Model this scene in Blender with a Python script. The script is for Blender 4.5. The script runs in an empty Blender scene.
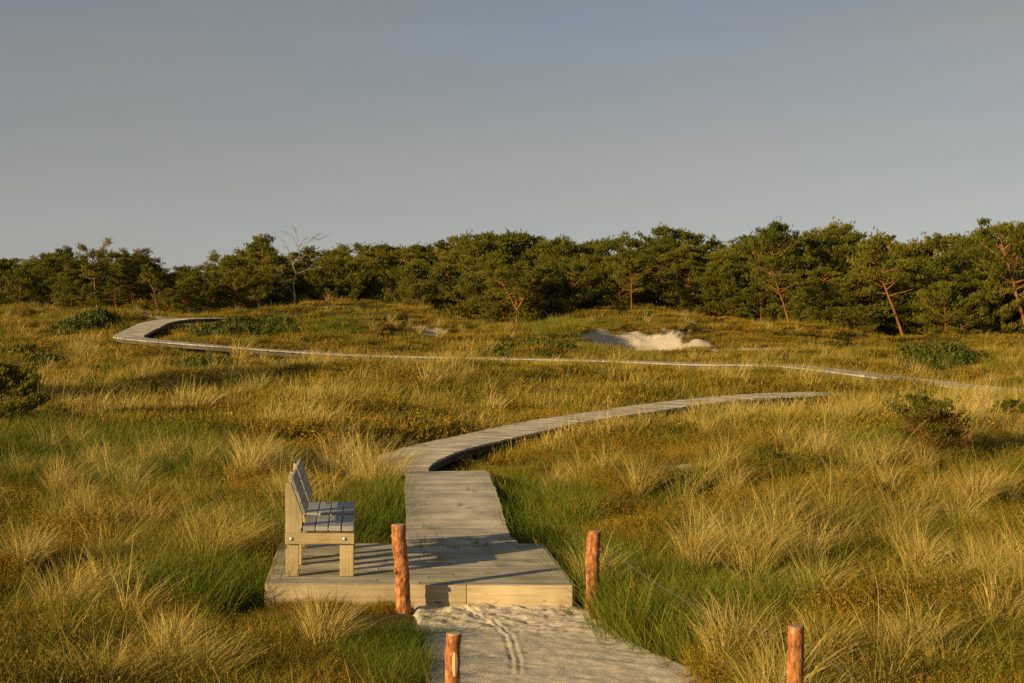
import bpy, bmesh, math, random
import numpy as np
from mathutils import Vector, Matrix

R = math.radians
rng = np.random.default_rng(7)
random.seed(7)
scene = bpy.context.scene
COL = scene.collection

# ------------------------------------------------------------------ camera, sky, sun, exposure
CAMZ, F, HORIZ = 2.68, 1610.0, 300.0
PITCH = math.atan((341.5 - HORIZ) / F)
cam_d = bpy.data.cameras.new('camera')
cam_d.sensor_width = 36.0
cam_d.lens = F / 1024 * 36.0
cam_d.clip_start, cam_d.clip_end = 0.1, 5000
cam = bpy.data.objects.new('camera', cam_d)
cam.location = (0, 0, CAMZ)
cam.rotation_euler = (math.pi / 2 - PITCH, 0, 0)
COL.objects.link(cam)
scene.camera = cam

SUN_EL = 16.0
SUN_FROM = math.atan2(-0.60, -0.80)            # azimuth the light comes from (behind, left)
world = bpy.data.worlds.new('World')
scene.world = world
world.use_nodes = True
wn, wl = world.node_tree.nodes, world.node_tree.links
bg = wn['Background']
sky = wn.new('ShaderNodeTexSky')
sky.sky_type = 'NISHITA'
sky.sun_disc = False
sky.sun_elevation = R(SUN_EL)
sky.sun_rotation = math.pi / 2 - SUN_FROM
sky.altitude = 0
sky.air_density = 1.0
sky.dust_density = 1.2
sky.ozone_density = 1.0
# thin high cloud veil: streaky noise lying on the sky directions, greying the blue
tc = wn.new('ShaderNodeTexCoord')
mp = wn.new('ShaderNodeMapping'); mp.inputs['Scale'].default_value = (1.2, 1.2, 8.0)
nz = wn.new('ShaderNodeTexNoise'); nz.inputs['Scale'].default_value = 2.2; nz.inputs['Detail'].default_value = 5; nz.inputs['Roughness'].default_value = 0.45
cr = wn.new('ShaderNodeMapRange'); cr.inputs['From Min'].default_value = 0.3; cr.inputs['From Max'].default_value = 0.75
cr.inputs['To Min'].default_value = 0.45; cr.inputs['To Max'].default_value = 1.0
bw = wn.new('ShaderNodeRGBToBW')
tint = wn.new('ShaderNodeMix'); tint.data_type = 'RGBA'; tint.blend_type = 'MULTIPLY'; tint.inputs['Factor'].default_value = 1.0
tint.inputs[7].default_value = (1.12, 1.10, 1.08, 1)
mx = wn.new('ShaderNodeMix'); mx.data_type = 'RGBA'
lift = wn.new('ShaderNodeVectorMath'); lift.operation = 'ADD'; lift.inputs[1].default_value = (0, 0, 0.22)
wl.new(tc.outputs['Generated'], lift.inputs[0]); wl.new(lift.outputs[0], sky.inputs['Vector'])
wl.new(tc.outputs['Generated'], mp.inputs['Vector']); wl.new(mp.outputs['Vector'], nz.inputs['Vector'])
wl.new(nz.outputs['Fac'], cr.inputs['Value']); wl.new(cr.outputs['Result'], mx.inputs['Factor'])
wl.new(sky.outputs['Color'], bw.inputs['Color']); wl.new(bw.outputs['Val'], tint.inputs[6])
wl.new(sky.outputs['Color'], mx.inputs[6]); wl.new(tint.outputs[2], mx.inputs[7])
# towards the horizon the veil closes and warms
sx_ = wn.new('ShaderNodeSeparateXYZ'); wl.new(tc.outputs['Generated'], sx_.inputs[0])
hz = wn.new('ShaderNodeMapRange'); hz.inputs['From Min'].default_value = 0.01; hz.inputs['From Max'].default_value = 0.22
hz.inputs['To Min'].default_value = 1.0; hz.inputs['To Max'].default_value = 0.0
wl.new(sx_.outputs['Z'], hz.inputs['Value'])
warm = wn.new('ShaderNodeMix'); warm.data_type = 'RGBA'; warm.blend_type = 'MULTIPLY'; warm.inputs['Factor'].default_value = 1.0
warm.inputs[7].default_value = (1.24, 1.18, 1.10, 1); wl.new(bw.outputs['Val'], warm.inputs[6])
mh = wn.new('ShaderNodeMix'); mh.data_type = 'RGBA'; wl.new(hz.outputs[0], mh.inputs['Factor']); wl.new(mx.outputs[2], mh.inputs[6]); wl.new(warm.outputs[2], mh.inputs[7])
teal = wn.new('ShaderNodeMix'); teal.data_type = 'RGBA'; teal.blend_type = 'MULTIPLY'; teal.inputs['Factor'].default_value = 1.0
teal.inputs[7].default_value = (0.965, 1.02, 1.02, 1); wl.new(mh.outputs[2], teal.inputs[6])
stk = wn.new('ShaderNodeTexNoise'); stk.inputs['Scale'].default_value = 1.6; stk.inputs['Detail'].default_value = 6; stk.inputs['Roughness'].default_value = 0.55; stk.inputs['Distortion'].default_value = 0.4
mps = wn.new('ShaderNodeMapping'); mps.inputs['Scale'].default_value = (1.2, 1.2, 11.0); mps.inputs['Rotation'].default_value = (0.05, 0.09, 0)
wl.new(tc.outputs['Generated'], mps.inputs['Vector']); wl.new(mps.outputs[0], stk.inputs['Vector'])
smr = wn.new('ShaderNodeMapRange'); smr.inputs['From Min'].default_value = 0.3; smr.inputs['From Max'].default_value = 0.7; smr.inputs['To Min'].default_value = 0.975; smr.inputs['To Max'].default_value = 1.045
wl.new(stk.outputs['Fac'], smr.inputs['Value'])
sv = wn.new('ShaderNodeVectorMath'); sv.operation = 'SCALE'; wl.new(teal.outputs[2], sv.inputs[0]); wl.new(smr.outputs[0], sv.inputs['Scale'])
wl.new(sv.outputs[0], bg.inputs['Color'])
bg.inputs['Strength'].default_value = 0.085

sun_d = bpy.data.lights.new('sun', 'SUN')
sun_d.energy = 5.0
sun_d.angle = R(0.5)
sun_d.color = (1.0, 0.73, 0.355)
sun = bpy.data.objects.new('sun', sun_d)
sdir = Vector((math.cos(SUN_FROM) * math.cos(R(SUN_EL)), math.sin(SUN_FROM) * math.cos(R(SUN_EL)), math.sin(R(SUN_EL))))
sun.rotation_euler = sdir.to_track_quat('Z', 'Y').to_euler()
sun.location = (-20, -20, 20)
COL.objects.link(sun)

vs = scene.view_settings
vs.view_transform = 'Standard'
vs.look = 'None'
vs.exposure = 0.53
vs.gamma = 1.0
vs.use_curve_mapping = False
scene.cycles.use_denoising = False
scene.cycles.max_bounces = 6
scene.cycles.diffuse_bounces = 3
scene.cycles.transmission_bounces = 3

# ------------------------------------------------------------------ helpers
CP, SP = math.cos(PITCH), math.sin(PITCH)

def ray(px, py):
    """direction (per unit Y) of the photo's pixel"""
    a, b = (px - 512) / F, -(py - 341.5) / F
    d = np.array([a, CP + b * SP, -SP + b * CP])
    return d / d[1]

def at(px, py, Y):
    d = ray(px, py)
    return np.array([d[0] * Y, Y, CAMZ + d[2] * Y])

def vnoise(x, y, seed=0):
    xi, yi = np.floor(x).astype(np.int64), np.floor(y).astype(np.int64)
    fx, fy = x - xi, y - yi
    fx, fy = fx * fx * (3 - 2 * fx), fy * fy * (3 - 2 * fy)
    def h(a, b):
        n = (a * 374761393 + b * 668265263 + seed * 144665) & 0x7fffffff
        n = ((n ^ (n >> 13)) * 1274126177) & 0x7fffffff
        return ((n ^ (n >> 16)) & 0xffff) / 65535.0
    return (h(xi, yi) * (1 - fx) + h(xi + 1, yi) * fx) * (1 - fy) + (h(xi, yi + 1) * (1 - fx) + h(xi + 1, yi + 1) * fx) * fy

def fbm(x, y, seed=0, oct=4):
    s, a, t = 0, 0.5, 0
    for o in range(oct):
        s = s + a * vnoise(x * 2 ** o, y * 2 ** o, seed + o); t += a; a *= 0.5
    return s / t

def sstep(a, b, x):
    t = np.clip((x - a) / (b - a), 0, 1)
    return t * t * (3 - 2 * t)

def tag(o, label=None, cat=None, group=None, kind=None):
    if label: o['label'] = label
    if cat: o['category'] = cat
    if group: o['group'] = group
    if kind: o['kind'] = kind
    return o

def empty(name, loc, rz=0):
    o = bpy.data.objects.new(name, None)
    o.empty_display_size = 0.2
    o.location = loc
    o.rotation_euler = (0, 0, rz)
    COL.objects.link(o)
    return o

class MB:
    """collects polygons, builds ONE mesh object; rnd is a per-face-corner value, uv optional"""
    def __init__(s):
        s.v, s.f, s.c, s.uv, s.n = [], [], [], [], 0
    def add(s, verts, faces, col=None, uv=None):
        verts = np.asarray(verts, float).reshape(-1, 3)
        k = len(verts)
        s.v.append(verts)
        s.f += [tuple(i + s.n for i in f) for f in faces]
        c = np.zeros((k, 4)); c[:, 3] = 1
        if col is not None: c[:, :3] = col
        s.c.append(c)
        u = np.zeros((k, 2))
        if uv is not None: u[:] = uv
        s.uv.append(u)
        s.n += k
    def box(s, org, ax, ay, az, col=None, bevel=0.0):
        """box from corner org with edge vectors; uv runs along ax"""
        o, ax, ay, az = [np.asarray(q, float) for q in (org, ax, ay, az)]
        la, lb, lc = [np.linalg.norm(q) for q in (ax, ay, az)]
        r = np.random.default_rng(int(abs(o[0] * 7919 + o[1] * 104729 + o[2] * 1299709) * 100) % (2 ** 31)).random()
        if bevel <= 0:
            vs_ = [o + i * ax + j * ay + k * az for i in (0, 1) for j in (0, 1) for k in (0, 1)]
            fs = [(0, 1, 3, 2), (4, 6, 7, 5), (0, 4, 5, 1), (2, 3, 7, 6), (0, 2, 6, 4), (1, 5, 7, 3)]
            uv = [(i * la + 13 * r, (j * lb + k * lc) + 7 * r) for i in (0, 1) for j in (0, 1) for k in (0, 1)]
            s.add(vs_, fs, col, uv)
            return
        b = bevel
        def pt(i, j, k): return o + i / la * ax + j / lb * ay + k / lc * az
        P, U = [], []
        for (si, i0, i1) in ((0, 0, b), (1, la, la - b)):
            for (sj, j0, j1) in ((0, 0, b), (1, lb, lb - b)):
                for (sk, k0, k1) in ((0, 0, b), (1, lc, lc - b)):
                    for q in ((i0, j1, k1), (i1, j0, k1), (i1, j1, k0)):
                        P.append(pt(*q)); U.append((q[0] + 13 * r, q[1] + q[2] + 7 * r))
        def id(i, j, k, m): return ((i * 2 + j) * 2 + k) * 3 + m
        fs = []
        for e in (0, 1):
            fs.append((id(e, 0, 0, 0), id(e, 0, 1, 0), id(e, 1, 1, 0), id(e, 1, 0, 0)))
            fs.append((id(0, e, 0, 1), id(1, e, 0, 1), id(1, e, 1, 1), id(0, e, 1, 1)))
            fs.append((id(0, 0, e, 2), id(0, 1, e, 2), id(1, 1, e, 2), id(1, 0, e, 2)))
        for a in (0, 1):
            for c in (0, 1):
                fs.append((id(a, c, 0, 0), id(a, c, 1, 0), id(a, c, 1, 1), id(a, c, 0, 1)))
                fs.append((id(a, 0, c, 0), id(a, 1, c, 0), id(a, 1, c, 2), id(a, 0, c, 2)))
                fs.append((id(0, a, c, 1), id(1, a, c, 1), id(1, a, c, 2), id(0, a, c, 2)))
        for i in (0, 1):
            for j in (0, 1):
                for k in (0, 1):
                    fs.append((id(i, j, k, 0), id(i, j, k, 1), id(i, j, k, 2)))
        s.add(P, fs, col, U)
    def tube(s, pts, rad, n=7, col=None, cap=True, wob=0.0, seed=0):
        pts = np.asarray(pts, float); m = len(pts)
        rad = np.broadcast_to(np.asarray(rad, float), (m,))
        tan = np.gradient(pts, axis=0); tan /= np.linalg.norm(tan, axis=1)[:, None] + 1e-9
        ref = np.array([0.31, 0.87, 0.1]) if abs(tan[0][2]) > 0.6 else np.array([0, 0, 1.0])
        V, U = [], []
        rr = np.random.default_rng(seed)
        L = 0
        for i in range(m):
            a = np.cross(tan[i], ref); a /= np.linalg.norm(a) + 1e-9
            b = np.cross(tan[i], a)
            if i: L += np.linalg.norm(pts[i] - pts[i - 1])
            for k in range(n):
                t = 2 * math.pi * k / n
                q = rad[i] * (1 + wob * (rr.random() - 0.5))
                V.append(pts[i] + q * (math.cos(t) * a + math.sin(t) * b)); U.append((L, k / n))
        fs = [(i * n + k, i * n + (k + 1) % n, (i + 1) * n + (k + 1) % n, (i + 1) * n + k) for i in range(m - 1) for k in range(n)]
        if cap:
            fs.append(tuple(range(n))); fs.append(tuple((m - 1) * n + k for k in range(n))[::-1])
        s.add(V, fs, col, U)
    def mesh(s, name, mat, smooth=False):
        me = bpy.data.meshes.new(name)
        v = np.concatenate(s.v) if s.v else np.zeros((0, 3))
        me.from_pydata(v.tolist(), [], s.f)
        loops = np.empty(len(me.loops), np.int32); me.loops.foreach_get('vertex_index', loops)
        ca = me.attributes.new('bl', 'FLOAT_COLOR', 'POINT')
        ca.data.foreach_set('color', np.concatenate(s.c).astype(np.float32).ravel())
        ul = me.uv_layers.new(name='UVMap')
        ul.data.foreach_set('uv', np.concatenate(s.uv)[loops].astype(np.float32).ravel())
        if mat: me.materials.append(mat)
        if smooth: me.polygons.foreach_set('use_smooth', np.ones(len(me.polygons), bool))
        me.update()
        return me
    def build(s, name, mat, parent=None, smooth=False):
        me = s.mesh(name, mat, smooth)
        o = bpy.data.objects.new(name, me)
        COL.objects.link(o)
        if parent is not None:
            o.parent = parent
            if s.shift is not None: o.location = s.shift
        return o
    shift = None

def fix_normals(o):
    bm = bmesh.new(); bm.from_mesh(o.data)
    bmesh.ops.recalc_face_normals(bm, faces=bm.faces)
    bm.to_mesh(o.data); bm.free()

def quads_mesh(name, V, quads, col, mat):
    """fast path: V (n,3), quads (m,4) or (m,3) arrays"""
    me = bpy.data.meshes.new(name)
    k = quads.shape[1]
    me.vertices.add(len(V)); me.vertices.foreach_set('co', V.astype(np.float32).ravel())
    me.loops.add(quads.size); me.loops.foreach_set('vertex_index', quads.astype(np.int32).ravel())
    me.polygons.add(len(quads))
    me.polygons.foreach_set('loop_start', np.arange(0, quads.size, k, dtype=np.int32))
    me.polygons.foreach_set('loop_total', np.full(len(quads), k, np.int32))
    ca = me.attributes.new('bl', 'FLOAT_COLOR', 'POINT')
    c = np.ones((len(V), 4)); c[:, :col.shape[1]] = col
    ca.data.foreach_set('color', c.astype(np.float32).ravel())
    me.materials.append(mat)
    me.update(calc_edges=True)
    return me

# ------------------------------------------------------------------ materials
def newmat(name):
    m = bpy.data.materials.new(name); m.use_nodes = True
    n, l = m.node_tree.nodes, m.node_tree.links
    n.clear()
    out = n.new('ShaderNodeOutputMaterial')
    return m, n, l, out

def ramp(n, stops, interp='LINEAR'):
    r = n.new('ShaderNodeValToRGB')
    r.color_ramp.interpolation = interp
    e = r.color_ramp.elements
    while len(e) > 1: e.remove(e[-1])
    e[0].position = stops[0][0]; e[0].color = (*stops[0][1], 1)
    for p, c in stops[1:]:
        q = e.new(p); q.color = (*c, 1)
    return r

def leaf_mat(name, stops, base=None, base_to=0.35, trans=0.25, rough=0.6, spec=0.15, pscale=0.45, pamt=1.3):
    """colour picked per blade (bl.r); towards the blade's foot (bl.g = 0) the sheath colour"""
    m, n, l, out = newmat(name)
    at_ = n.new('ShaderNodeAttribute'); at_.attribute_name = 'bl'
    sep = n.new('ShaderNodeSeparateColor'); l.new(at_.outputs['Color'], sep.inputs['Color'])
    oi = n.new('ShaderNodeObjectInfo')
    ma = n.new('ShaderNodeMath'); ma.operation = 'MULTIPLY_ADD'; ma.inputs[1].default_value = 0.3; 
    mb_ = n.new('ShaderNodeMath'); mb_.operation = 'SUBTRACT'; mb_.inputs[1].default_value = 0.15
    l.new(oi.outputs['Random'], ma.inputs[0]); l.new(sep.outputs['Red'], ma.inputs[2]); l.new(ma.outputs[0], mb_.inputs[0])
    geo = n.new('ShaderNodeNewGeometry')
    pn = n.new('ShaderNodeTexNoise'); pn.inputs['Scale'].default_value = pscale; pn.inputs['Detail'].default_value = 4; pn.inputs['Roughness'].default_value = 0.6
    l.new(geo.outputs['Position'], pn.inputs['Vector'])
    pm = n.new('ShaderNodeMath'); pm.operation = 'MULTIPLY_ADD'; pm.inputs[1].default_value = pamt; pm.inputs[2].default_value = -0.5 * pamt
    l.new(pn.outputs['Fac'], pm.inputs[0])
    pa = n.new('ShaderNodeMath'); pa.operation = 'ADD'; l.new(pm.outputs[0], pa.inputs[0]); l.new(mb_.outputs[0], pa.inputs[1])
    cr_ = ramp(n, stops); l.new(pa.outputs[0], cr_.inputs['Fac'])
    col = cr_.outputs['Color']
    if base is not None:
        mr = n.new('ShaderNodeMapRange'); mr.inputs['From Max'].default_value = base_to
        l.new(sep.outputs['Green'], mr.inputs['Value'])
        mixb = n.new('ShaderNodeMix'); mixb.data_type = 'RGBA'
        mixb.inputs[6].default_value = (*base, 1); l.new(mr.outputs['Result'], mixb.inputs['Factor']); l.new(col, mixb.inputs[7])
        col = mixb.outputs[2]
    d = n.new('ShaderNodeBsdfPrincipled'); d.inputs['Roughness'].default_value = rough
    d.inputs['Specular IOR Level'].default_value = spec
    t = n.new('ShaderNodeBsdfTranslucent')
    l.new(col, d.inputs['Base Color']); l.new(col, t.inputs['Color'])
    ms = n.new('ShaderNodeMixShader'); ms.inputs['Fac'].default_value = trans
    l.new(d.outputs[0], ms.inputs[1]); l.new(t.outputs[0], ms.inputs[2]); l.new(ms.outputs[0], out.inputs['Surface'])
    return m

def wood_mat(name, c1, c2, c3, rough=0.75, green=0.0, gscale=1.0, var=(0.76, 1.15)):
    m, n, l, out = newmat(name)
    uv = n.new('ShaderNodeUVMap'); uv.uv_map = 'UVMap'
    mp_ = n.new('ShaderNodeMapping'); mp_.inputs['Scale'].default_value = (2.5 * gscale, 60 * gscale, 1)
    l.new(uv.outputs['UV'], mp_.inputs['Vector'])
    g = n.new('ShaderNodeTexNoise'); g.inputs['Scale'].default_value = 1.0; g.inputs['Detail'].default_value = 6; g.inputs['Roughness'].default_value = 0.6
    l.new(mp_.outputs['Vector'], g.inputs['Vector'])
    cr_ = ramp(n, [(0.25, c1), (0.5, c2), (0.75, c3)]); l.new(g.outputs['Fac'], cr_.inputs['Fac'])
    at_ = n.new('ShaderNodeAttribute'); at_.attribute_name = 'bl'
    sep = n.new('ShaderNodeSeparateColor'); l.new(at_.outputs['Color'], sep.inputs['Color'])
    mr = n.new('ShaderNodeMapRange'); mr.inputs['To Min'].default_value = var[0]; mr.inputs['To Max'].default_value = var[1]
    l.new(sep.outputs['Red'], mr.inputs['Value'])
    geo = n.new('ShaderNodeNewGeometry')
    blot = n.new('ShaderNodeTexNoise'); blot.inputs['Scale'].default_value = 2.3; blot.inputs['Detail'].default_value = 5
    l.new(geo.outputs['Position'], blot.inputs['Vector'])
    mr2 = n.new('ShaderNodeMapRange'); mr2.inputs['From Min'].default_value = 0.3; mr2.inputs['From Max'].default_value = 0.7
    mr2.inputs['To Min'].default_value = 0.62; mr2.inputs['To Max'].default_value = 1.18
    l.new(blot.outputs['Fac'], mr2.inputs['Value'])
    mm = n.new('ShaderNodeMath'); mm.operation = 'MULTIPLY'; l.new(mr.outputs[0], mm.inputs[0]); l.new(mr2.outputs[0], mm.inputs[1])
    vm = n.new('ShaderNodeVectorMath'); vm.operation = 'SCALE'; l.new(cr_.outputs['Color'], vm.inputs[0]); l.new(mm.outputs[0], vm.inputs['Scale'])
    col = vm.outputs[0]
    # knots
    vo = n.new('ShaderNodeTexVoronoi'); vo.inputs['Scale'].default_value = 1.0
    mpk = n.new('ShaderNodeMapping'); mpk.inputs['Scale'].default_value = (3.0, 8.0, 1)
    l.new(uv.outputs['UV'], mpk.inputs['Vector']); l.new(mpk.outputs['Vector'], vo.inputs['Vector'])
    kr = n.new('ShaderNodeMapRange'); kr.inputs['From Min'].default_value = 0.05; kr.inputs['From Max'].default_value = 0.11
    l.new(vo.outputs['Distance'], kr.inputs['Value'])
    mk = n.new('ShaderNodeMix'); mk.data_type = 'RGBA'; mk.inputs[6].default_value = (c1[0] * .45, c1[1] * .4, c1[2] * .35, 1)
    l.new(kr.outputs[0], mk.inputs['Factor']); l.new(col, mk.inputs[7]); col = mk.outputs[2]
    if green > 0:
        gn = n.new('ShaderNodeTexNoise'); gn.inputs['Scale'].default_value = 1.7; gn.inputs['Detail'].default_value = 6
        l.new(geo.outputs['Position'], gn.inputs['Vector'])
        gm = n.new('ShaderNodeMapRange'); gm.inputs['From Min'].default_value = 0.48; gm.inputs['From Max'].default_value = 0.68; gm.inputs['To Max'].default_value = green
        l.new(gn.outputs['Fac'], gm.inputs['Value'])
        mg = n.new('ShaderNodeMix'); mg.data_type = 'RGBA'; mg.inputs[7].default_value = (0.16, 0.16, 0.045, 1)
        l.new(gm.outputs[0], mg.inputs['Factor']); l.new(col, mg.inputs[6]); col = mg.outputs[2]
    p = n.new('ShaderNodeBsdfPrincipled'); p.inputs['Roughness'].default_value = rough; p.inputs['Specular IOR Level'].default_value = 0.3
    l.new(col, p.inputs['Base Color'])
    bp = n.new('ShaderNodeBump'); bp.inputs['Strength'].default_value = 0.5; bp.inputs['Distance'].default_value = 0.006
    l.new(g.outputs['Fac'], bp.inputs['Height']); l.new(bp.outputs[0], p.inputs['Normal'])
    l.new(p.outputs[0], out.inputs['Surface'])
    return m

def bark_mat(name, stops, scale=(14, 14, 5), bump=0.8, rough=0.85):
    m, n, l, out = newmat(name)
    tc_ = n.new('ShaderNodeTexCoord')
    mp_ = n.new('ShaderNodeMapping'); mp_.inputs['Scale'].default_value = scale
    l.new(tc_.outputs['Object'], mp_.inputs['Vector'])
    g = n.new('ShaderNodeTexNoise'); g.inputs['Scale'].default_value = 1; g.inputs['Detail'].default_value = 6; g.inputs['Roughness'].default_value = 0.65
    l.new(mp_.outputs['Vector'], g.inputs['Vector'])
    cr_ = ramp(n, stops); l.new(g.outputs['Fac'], cr_.inputs['Fac'])
    p = n.new('ShaderNodeBsdfPrincipled'); p.inputs['Roughness'].default_value = rough; p.inputs['Specular IOR Level'].default_value = 0.2
    l.new(cr_.outputs['Color'], p.inputs['Base Color'])
    bp = n.new('ShaderNodeBump'); bp.inputs['Strength'].default_value = bump; bp.inputs['Distance'].default_value = 0.02
    l.new(g.outputs['Fac'], bp.inputs['Height']); l.new(bp.outputs[0], p.inputs['Normal'])
    l.new(p.outputs[0], out.inputs['Surface'])
    return m

def plain_mat(name, c, rough=0.5, metal=0.0):
    m, n, l, out = newmat(name)
    p = n.new('ShaderNodeBsdfPrincipled')
    g = n.new('ShaderNodeTexNoise'); g.inputs['Scale'].default_value = 40
    cr_ = ramp(n, [(0.3, tuple(q * .8 for q in c)), (0.7, c)]); l.new(g.outputs['Fac'], cr_.inputs['Fac'])
    l.new(cr_.outputs['Color'], p.inputs['Base Color']); p.inputs['Roughness'].default_value = rough; p.inputs['Metallic'].default_value = metal
    l.new(p.outputs[0], out.inputs['Surface'])
    return m

M = {}
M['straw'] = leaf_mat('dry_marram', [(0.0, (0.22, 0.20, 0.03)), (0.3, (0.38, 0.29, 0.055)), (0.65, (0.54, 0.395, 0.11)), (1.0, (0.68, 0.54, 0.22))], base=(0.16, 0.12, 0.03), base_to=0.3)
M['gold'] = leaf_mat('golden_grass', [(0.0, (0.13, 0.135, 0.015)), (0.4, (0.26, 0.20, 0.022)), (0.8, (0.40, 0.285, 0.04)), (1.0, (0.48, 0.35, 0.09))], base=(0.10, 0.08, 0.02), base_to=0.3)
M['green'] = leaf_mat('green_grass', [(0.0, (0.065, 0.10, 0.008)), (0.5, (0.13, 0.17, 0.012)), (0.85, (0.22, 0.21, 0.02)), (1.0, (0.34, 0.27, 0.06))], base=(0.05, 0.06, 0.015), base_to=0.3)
M['heath'] = leaf_mat('heath', [(0.0, (0.07, 0.075, 0.008)), (0.35, (0.15, 0.125, 0.012)), (0.65, (0.26, 0.16, 0.012)), (0.9, (0.39, 0.21, 0.015)), (1.0, (0.45, 0.31, 0.05))], trans=0.15)
M['shrub'] = leaf_mat('shrub_leaf', [(0.0, (0.035, 0.05, 0.006)), (0.5, (0.065, 0.08, 0.009)), (1.0, (0.12, 0.12, 0.015))], trans=0.15)
M['needle'] = leaf_mat('pine_needles', [(0.0, (0.075, 0.095, 0.010)), (0.5, (0.155, 0.15, 0.015)), (0.85, (0.24, 0.20, 0.022)), (1.0, (0.32, 0.24, 0.035))], trans=0.2, pscale=0.25, pamt=0.9)
M['deadneedle'] = leaf_mat('dry_needles', [(0.0, (0.14, 0.06, 0.015)), (1.0, (0.32, 0.13, 0.025))], trans=0.1)
M['bark'] = bark_mat('pine_bark', [(0.3, (0.085, 0.035, 0.013)), (0.5, (0.22, 0.09, 0.027)), (0.75, (0.36, 0.15, 0.045))], scale=(6, 6, 3))
M['birch'] = bark_mat('bleached_bark', [(0.3, (0.15, 0.115, 0.075)), (0.6, (0.28, 0.22, 0.155))], scale=(5, 5, 3))
M['post'] = bark_mat('post_bark', [(0.34, (0.07, 0.03, 0.018)), (0.43, (0.24, 0.085, 0.03)), (0.51, (0.38, 0.14, 0.045)), (0.58, (0.45, 0.19, 0.065)), (0.65, (0.58, 0.36, 0.17))], scale=(30, 30, 13), bump=1.0, rough=0.7)
M['cutwood'] = wood_mat('cut_wood', (0.38, 0.26, 0.13), (0.52, 0.38, 0.21), (0.6, 0.46, 0.28))
M['benchwood'] = wood_mat('bench_wood', (0.34, 0.25, 0.12), (0.46, 0.35, 0.18), (0.56, 0.44, 0.25), green=0.35)
M['slat'] = wood_mat('grey_slat', (0.19, 0.185, 0.175), (0.27, 0.265, 0.25), (0.34, 0.33, 0.31), rough=0.4)
M['deck'] = wood_mat('deck_wood', (0.36, 0.32, 0.255), (0.46, 0.41, 0.33), (0.54, 0.485, 0.395), green=0.0, gscale=0.8, var=(0.86, 1.08))
M['platdeck'] = wood_mat('platform_wood', (0.32, 0.285, 0.215), (0.43, 0.385, 0.30), (0.52, 0.47, 0.375), green=0.5, gscale=0.8)
M['fascia'] = wood_mat('fascia_wood', (0.32, 0.24, 0.135), (0.44, 0.35, 0.21), (0.52, 0.42, 0.27), gscale=0.7)
M['beam'] = wood_mat('dark_beam', (0.06, 0.05, 0.04), (0.10, 0.085, 0.065), (0.14, 0.12, 0.09))
M['bolt'] = plain_mat('zinc_bolt', (0.6, 0.6, 0.6), 0.35, 0.9)
M['wire'] = plain_mat('galvanised_wire', (0.45, 0.45, 0.45), 0.45, 0.8)

# ------------------------------------------------------------------ boardwalk centre line (x, y, z of the walking surface)
BW = [  # first stretch, from the platform's back edge over a small crest, then the long curve to the right
    (-0.47, 16.2, 0.190), (-0.50, 16.45, 0.185), (-0.62, 18.0, 0.115), (-0.69, 19.0, 0.235), (-0.81, 20.6, 0.322), (-0.97, 22.6, 0.270), (-1.28, 23.8, 0.02),
    (-1.86, 25.1, 0.0), (-1.78, 26.4, 0.05), (-1.40, 27.75, 0.10), (-0.50, 29.6, 0.165), (0.0, 30.5, 0.20), (0.85, 31.9, 0.27), (2.0, 33.3, 0.33), (2.87, 34.3, 0.38), (4.2, 35.9, 0.43), (6.0, 37.0, 0.50), (7.4, 37.4, 0.51),
    (9.5, 37.6, 0.22), (12.5, 38.2, 0.0), (15.0, 39.2, 0.0), (16.1, 40.6, 0.1), (15.4, 42.0, 0.2),
    # second half: the far stretch running back to the left
    (13.5, 43.3, 0.26), (11.45, 48.6, 0.305), (8.6, 51.5, 0.55), (6.5, 53.6, 0.50), (3.1, 56.6, 0.52), (-1.53, 58.2, 0.555), (-6.1, 58.5, 0.667), (-8.76, 58.5, 0.827), (-11.41, 58.6, 1.03), (-13.33, 59.3, 1.17),
    (-14.30, 60.1, 1.25), (-14.42, 61.4, 1.38), (-14.42, 63.2, 1.55), (-14.55, 66.0, 1.72), (-14.2, 68.4, 1.82), (-13.5, 70.2, 1.84), (-12.0, 71.8, 1.82), (-10.0, 73.0, 1.7)]
BW = np.array(BW); BW[24:, 2] += 0.05
BWW = 1.13
def catmull(P, per=14):
    out = []
    n = len(P)
    for i in range(n - 1):
        p0, p1, p2, p3 = P[max(i - 1, 0)], P[i], P[i + 1], P[min(i + 2, n - 1)]
        # centripetal-ish tangents
        d1 = np.linalg.norm(p2 - p1) + 1e-6
        def tang(a, b, c):
            da, db = np.linalg.norm(b - a) + 1e-6, np.linalg.norm(c - b) + 1e-6
            return ((b - a) / da * db + (c - b) / db * da) / (da + db)
        m1 = tang(p0, p1, p2) * d1 if i > 0 else (p2 - p1)
        m2 = tang(p1, p2, p3) * d1 if i < n - 2 else (p2 - p1)
        for k in range(per):
            t = k / per
            out.append((2*t**3-3*t**2+1)*p1 + (t**3-2*t**2+t)*m1 + (-2*t**3+3*t**2)*p2 + (t**3-t**2)*m2)
    out.append(P[-1])
    return np.array(out)
BWC = catmull(BW)

def path_near(x, y):
    """distance to the boardwalk's centre line and its height there"""
    sh = x.shape; x, y = x.ravel(), y.ravel()
    d = np.empty(len(x)); z = np.empty(len(x))
    C = BWC[::2]
    for i in range(0, len(x), 20000):
        q = (x[i:i+20000, None] - C[None, :, 0]) ** 2 + (y[i:i+20000, None] - C[None, :, 1]) ** 2
        k = q.argmin(1)
        d[i:i+20000] = np.sqrt(q[np.arange(len(k)), k]); z[i:i+20000] = C[k, 2]
    return d.reshape(sh), z.reshape(sh)

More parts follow.
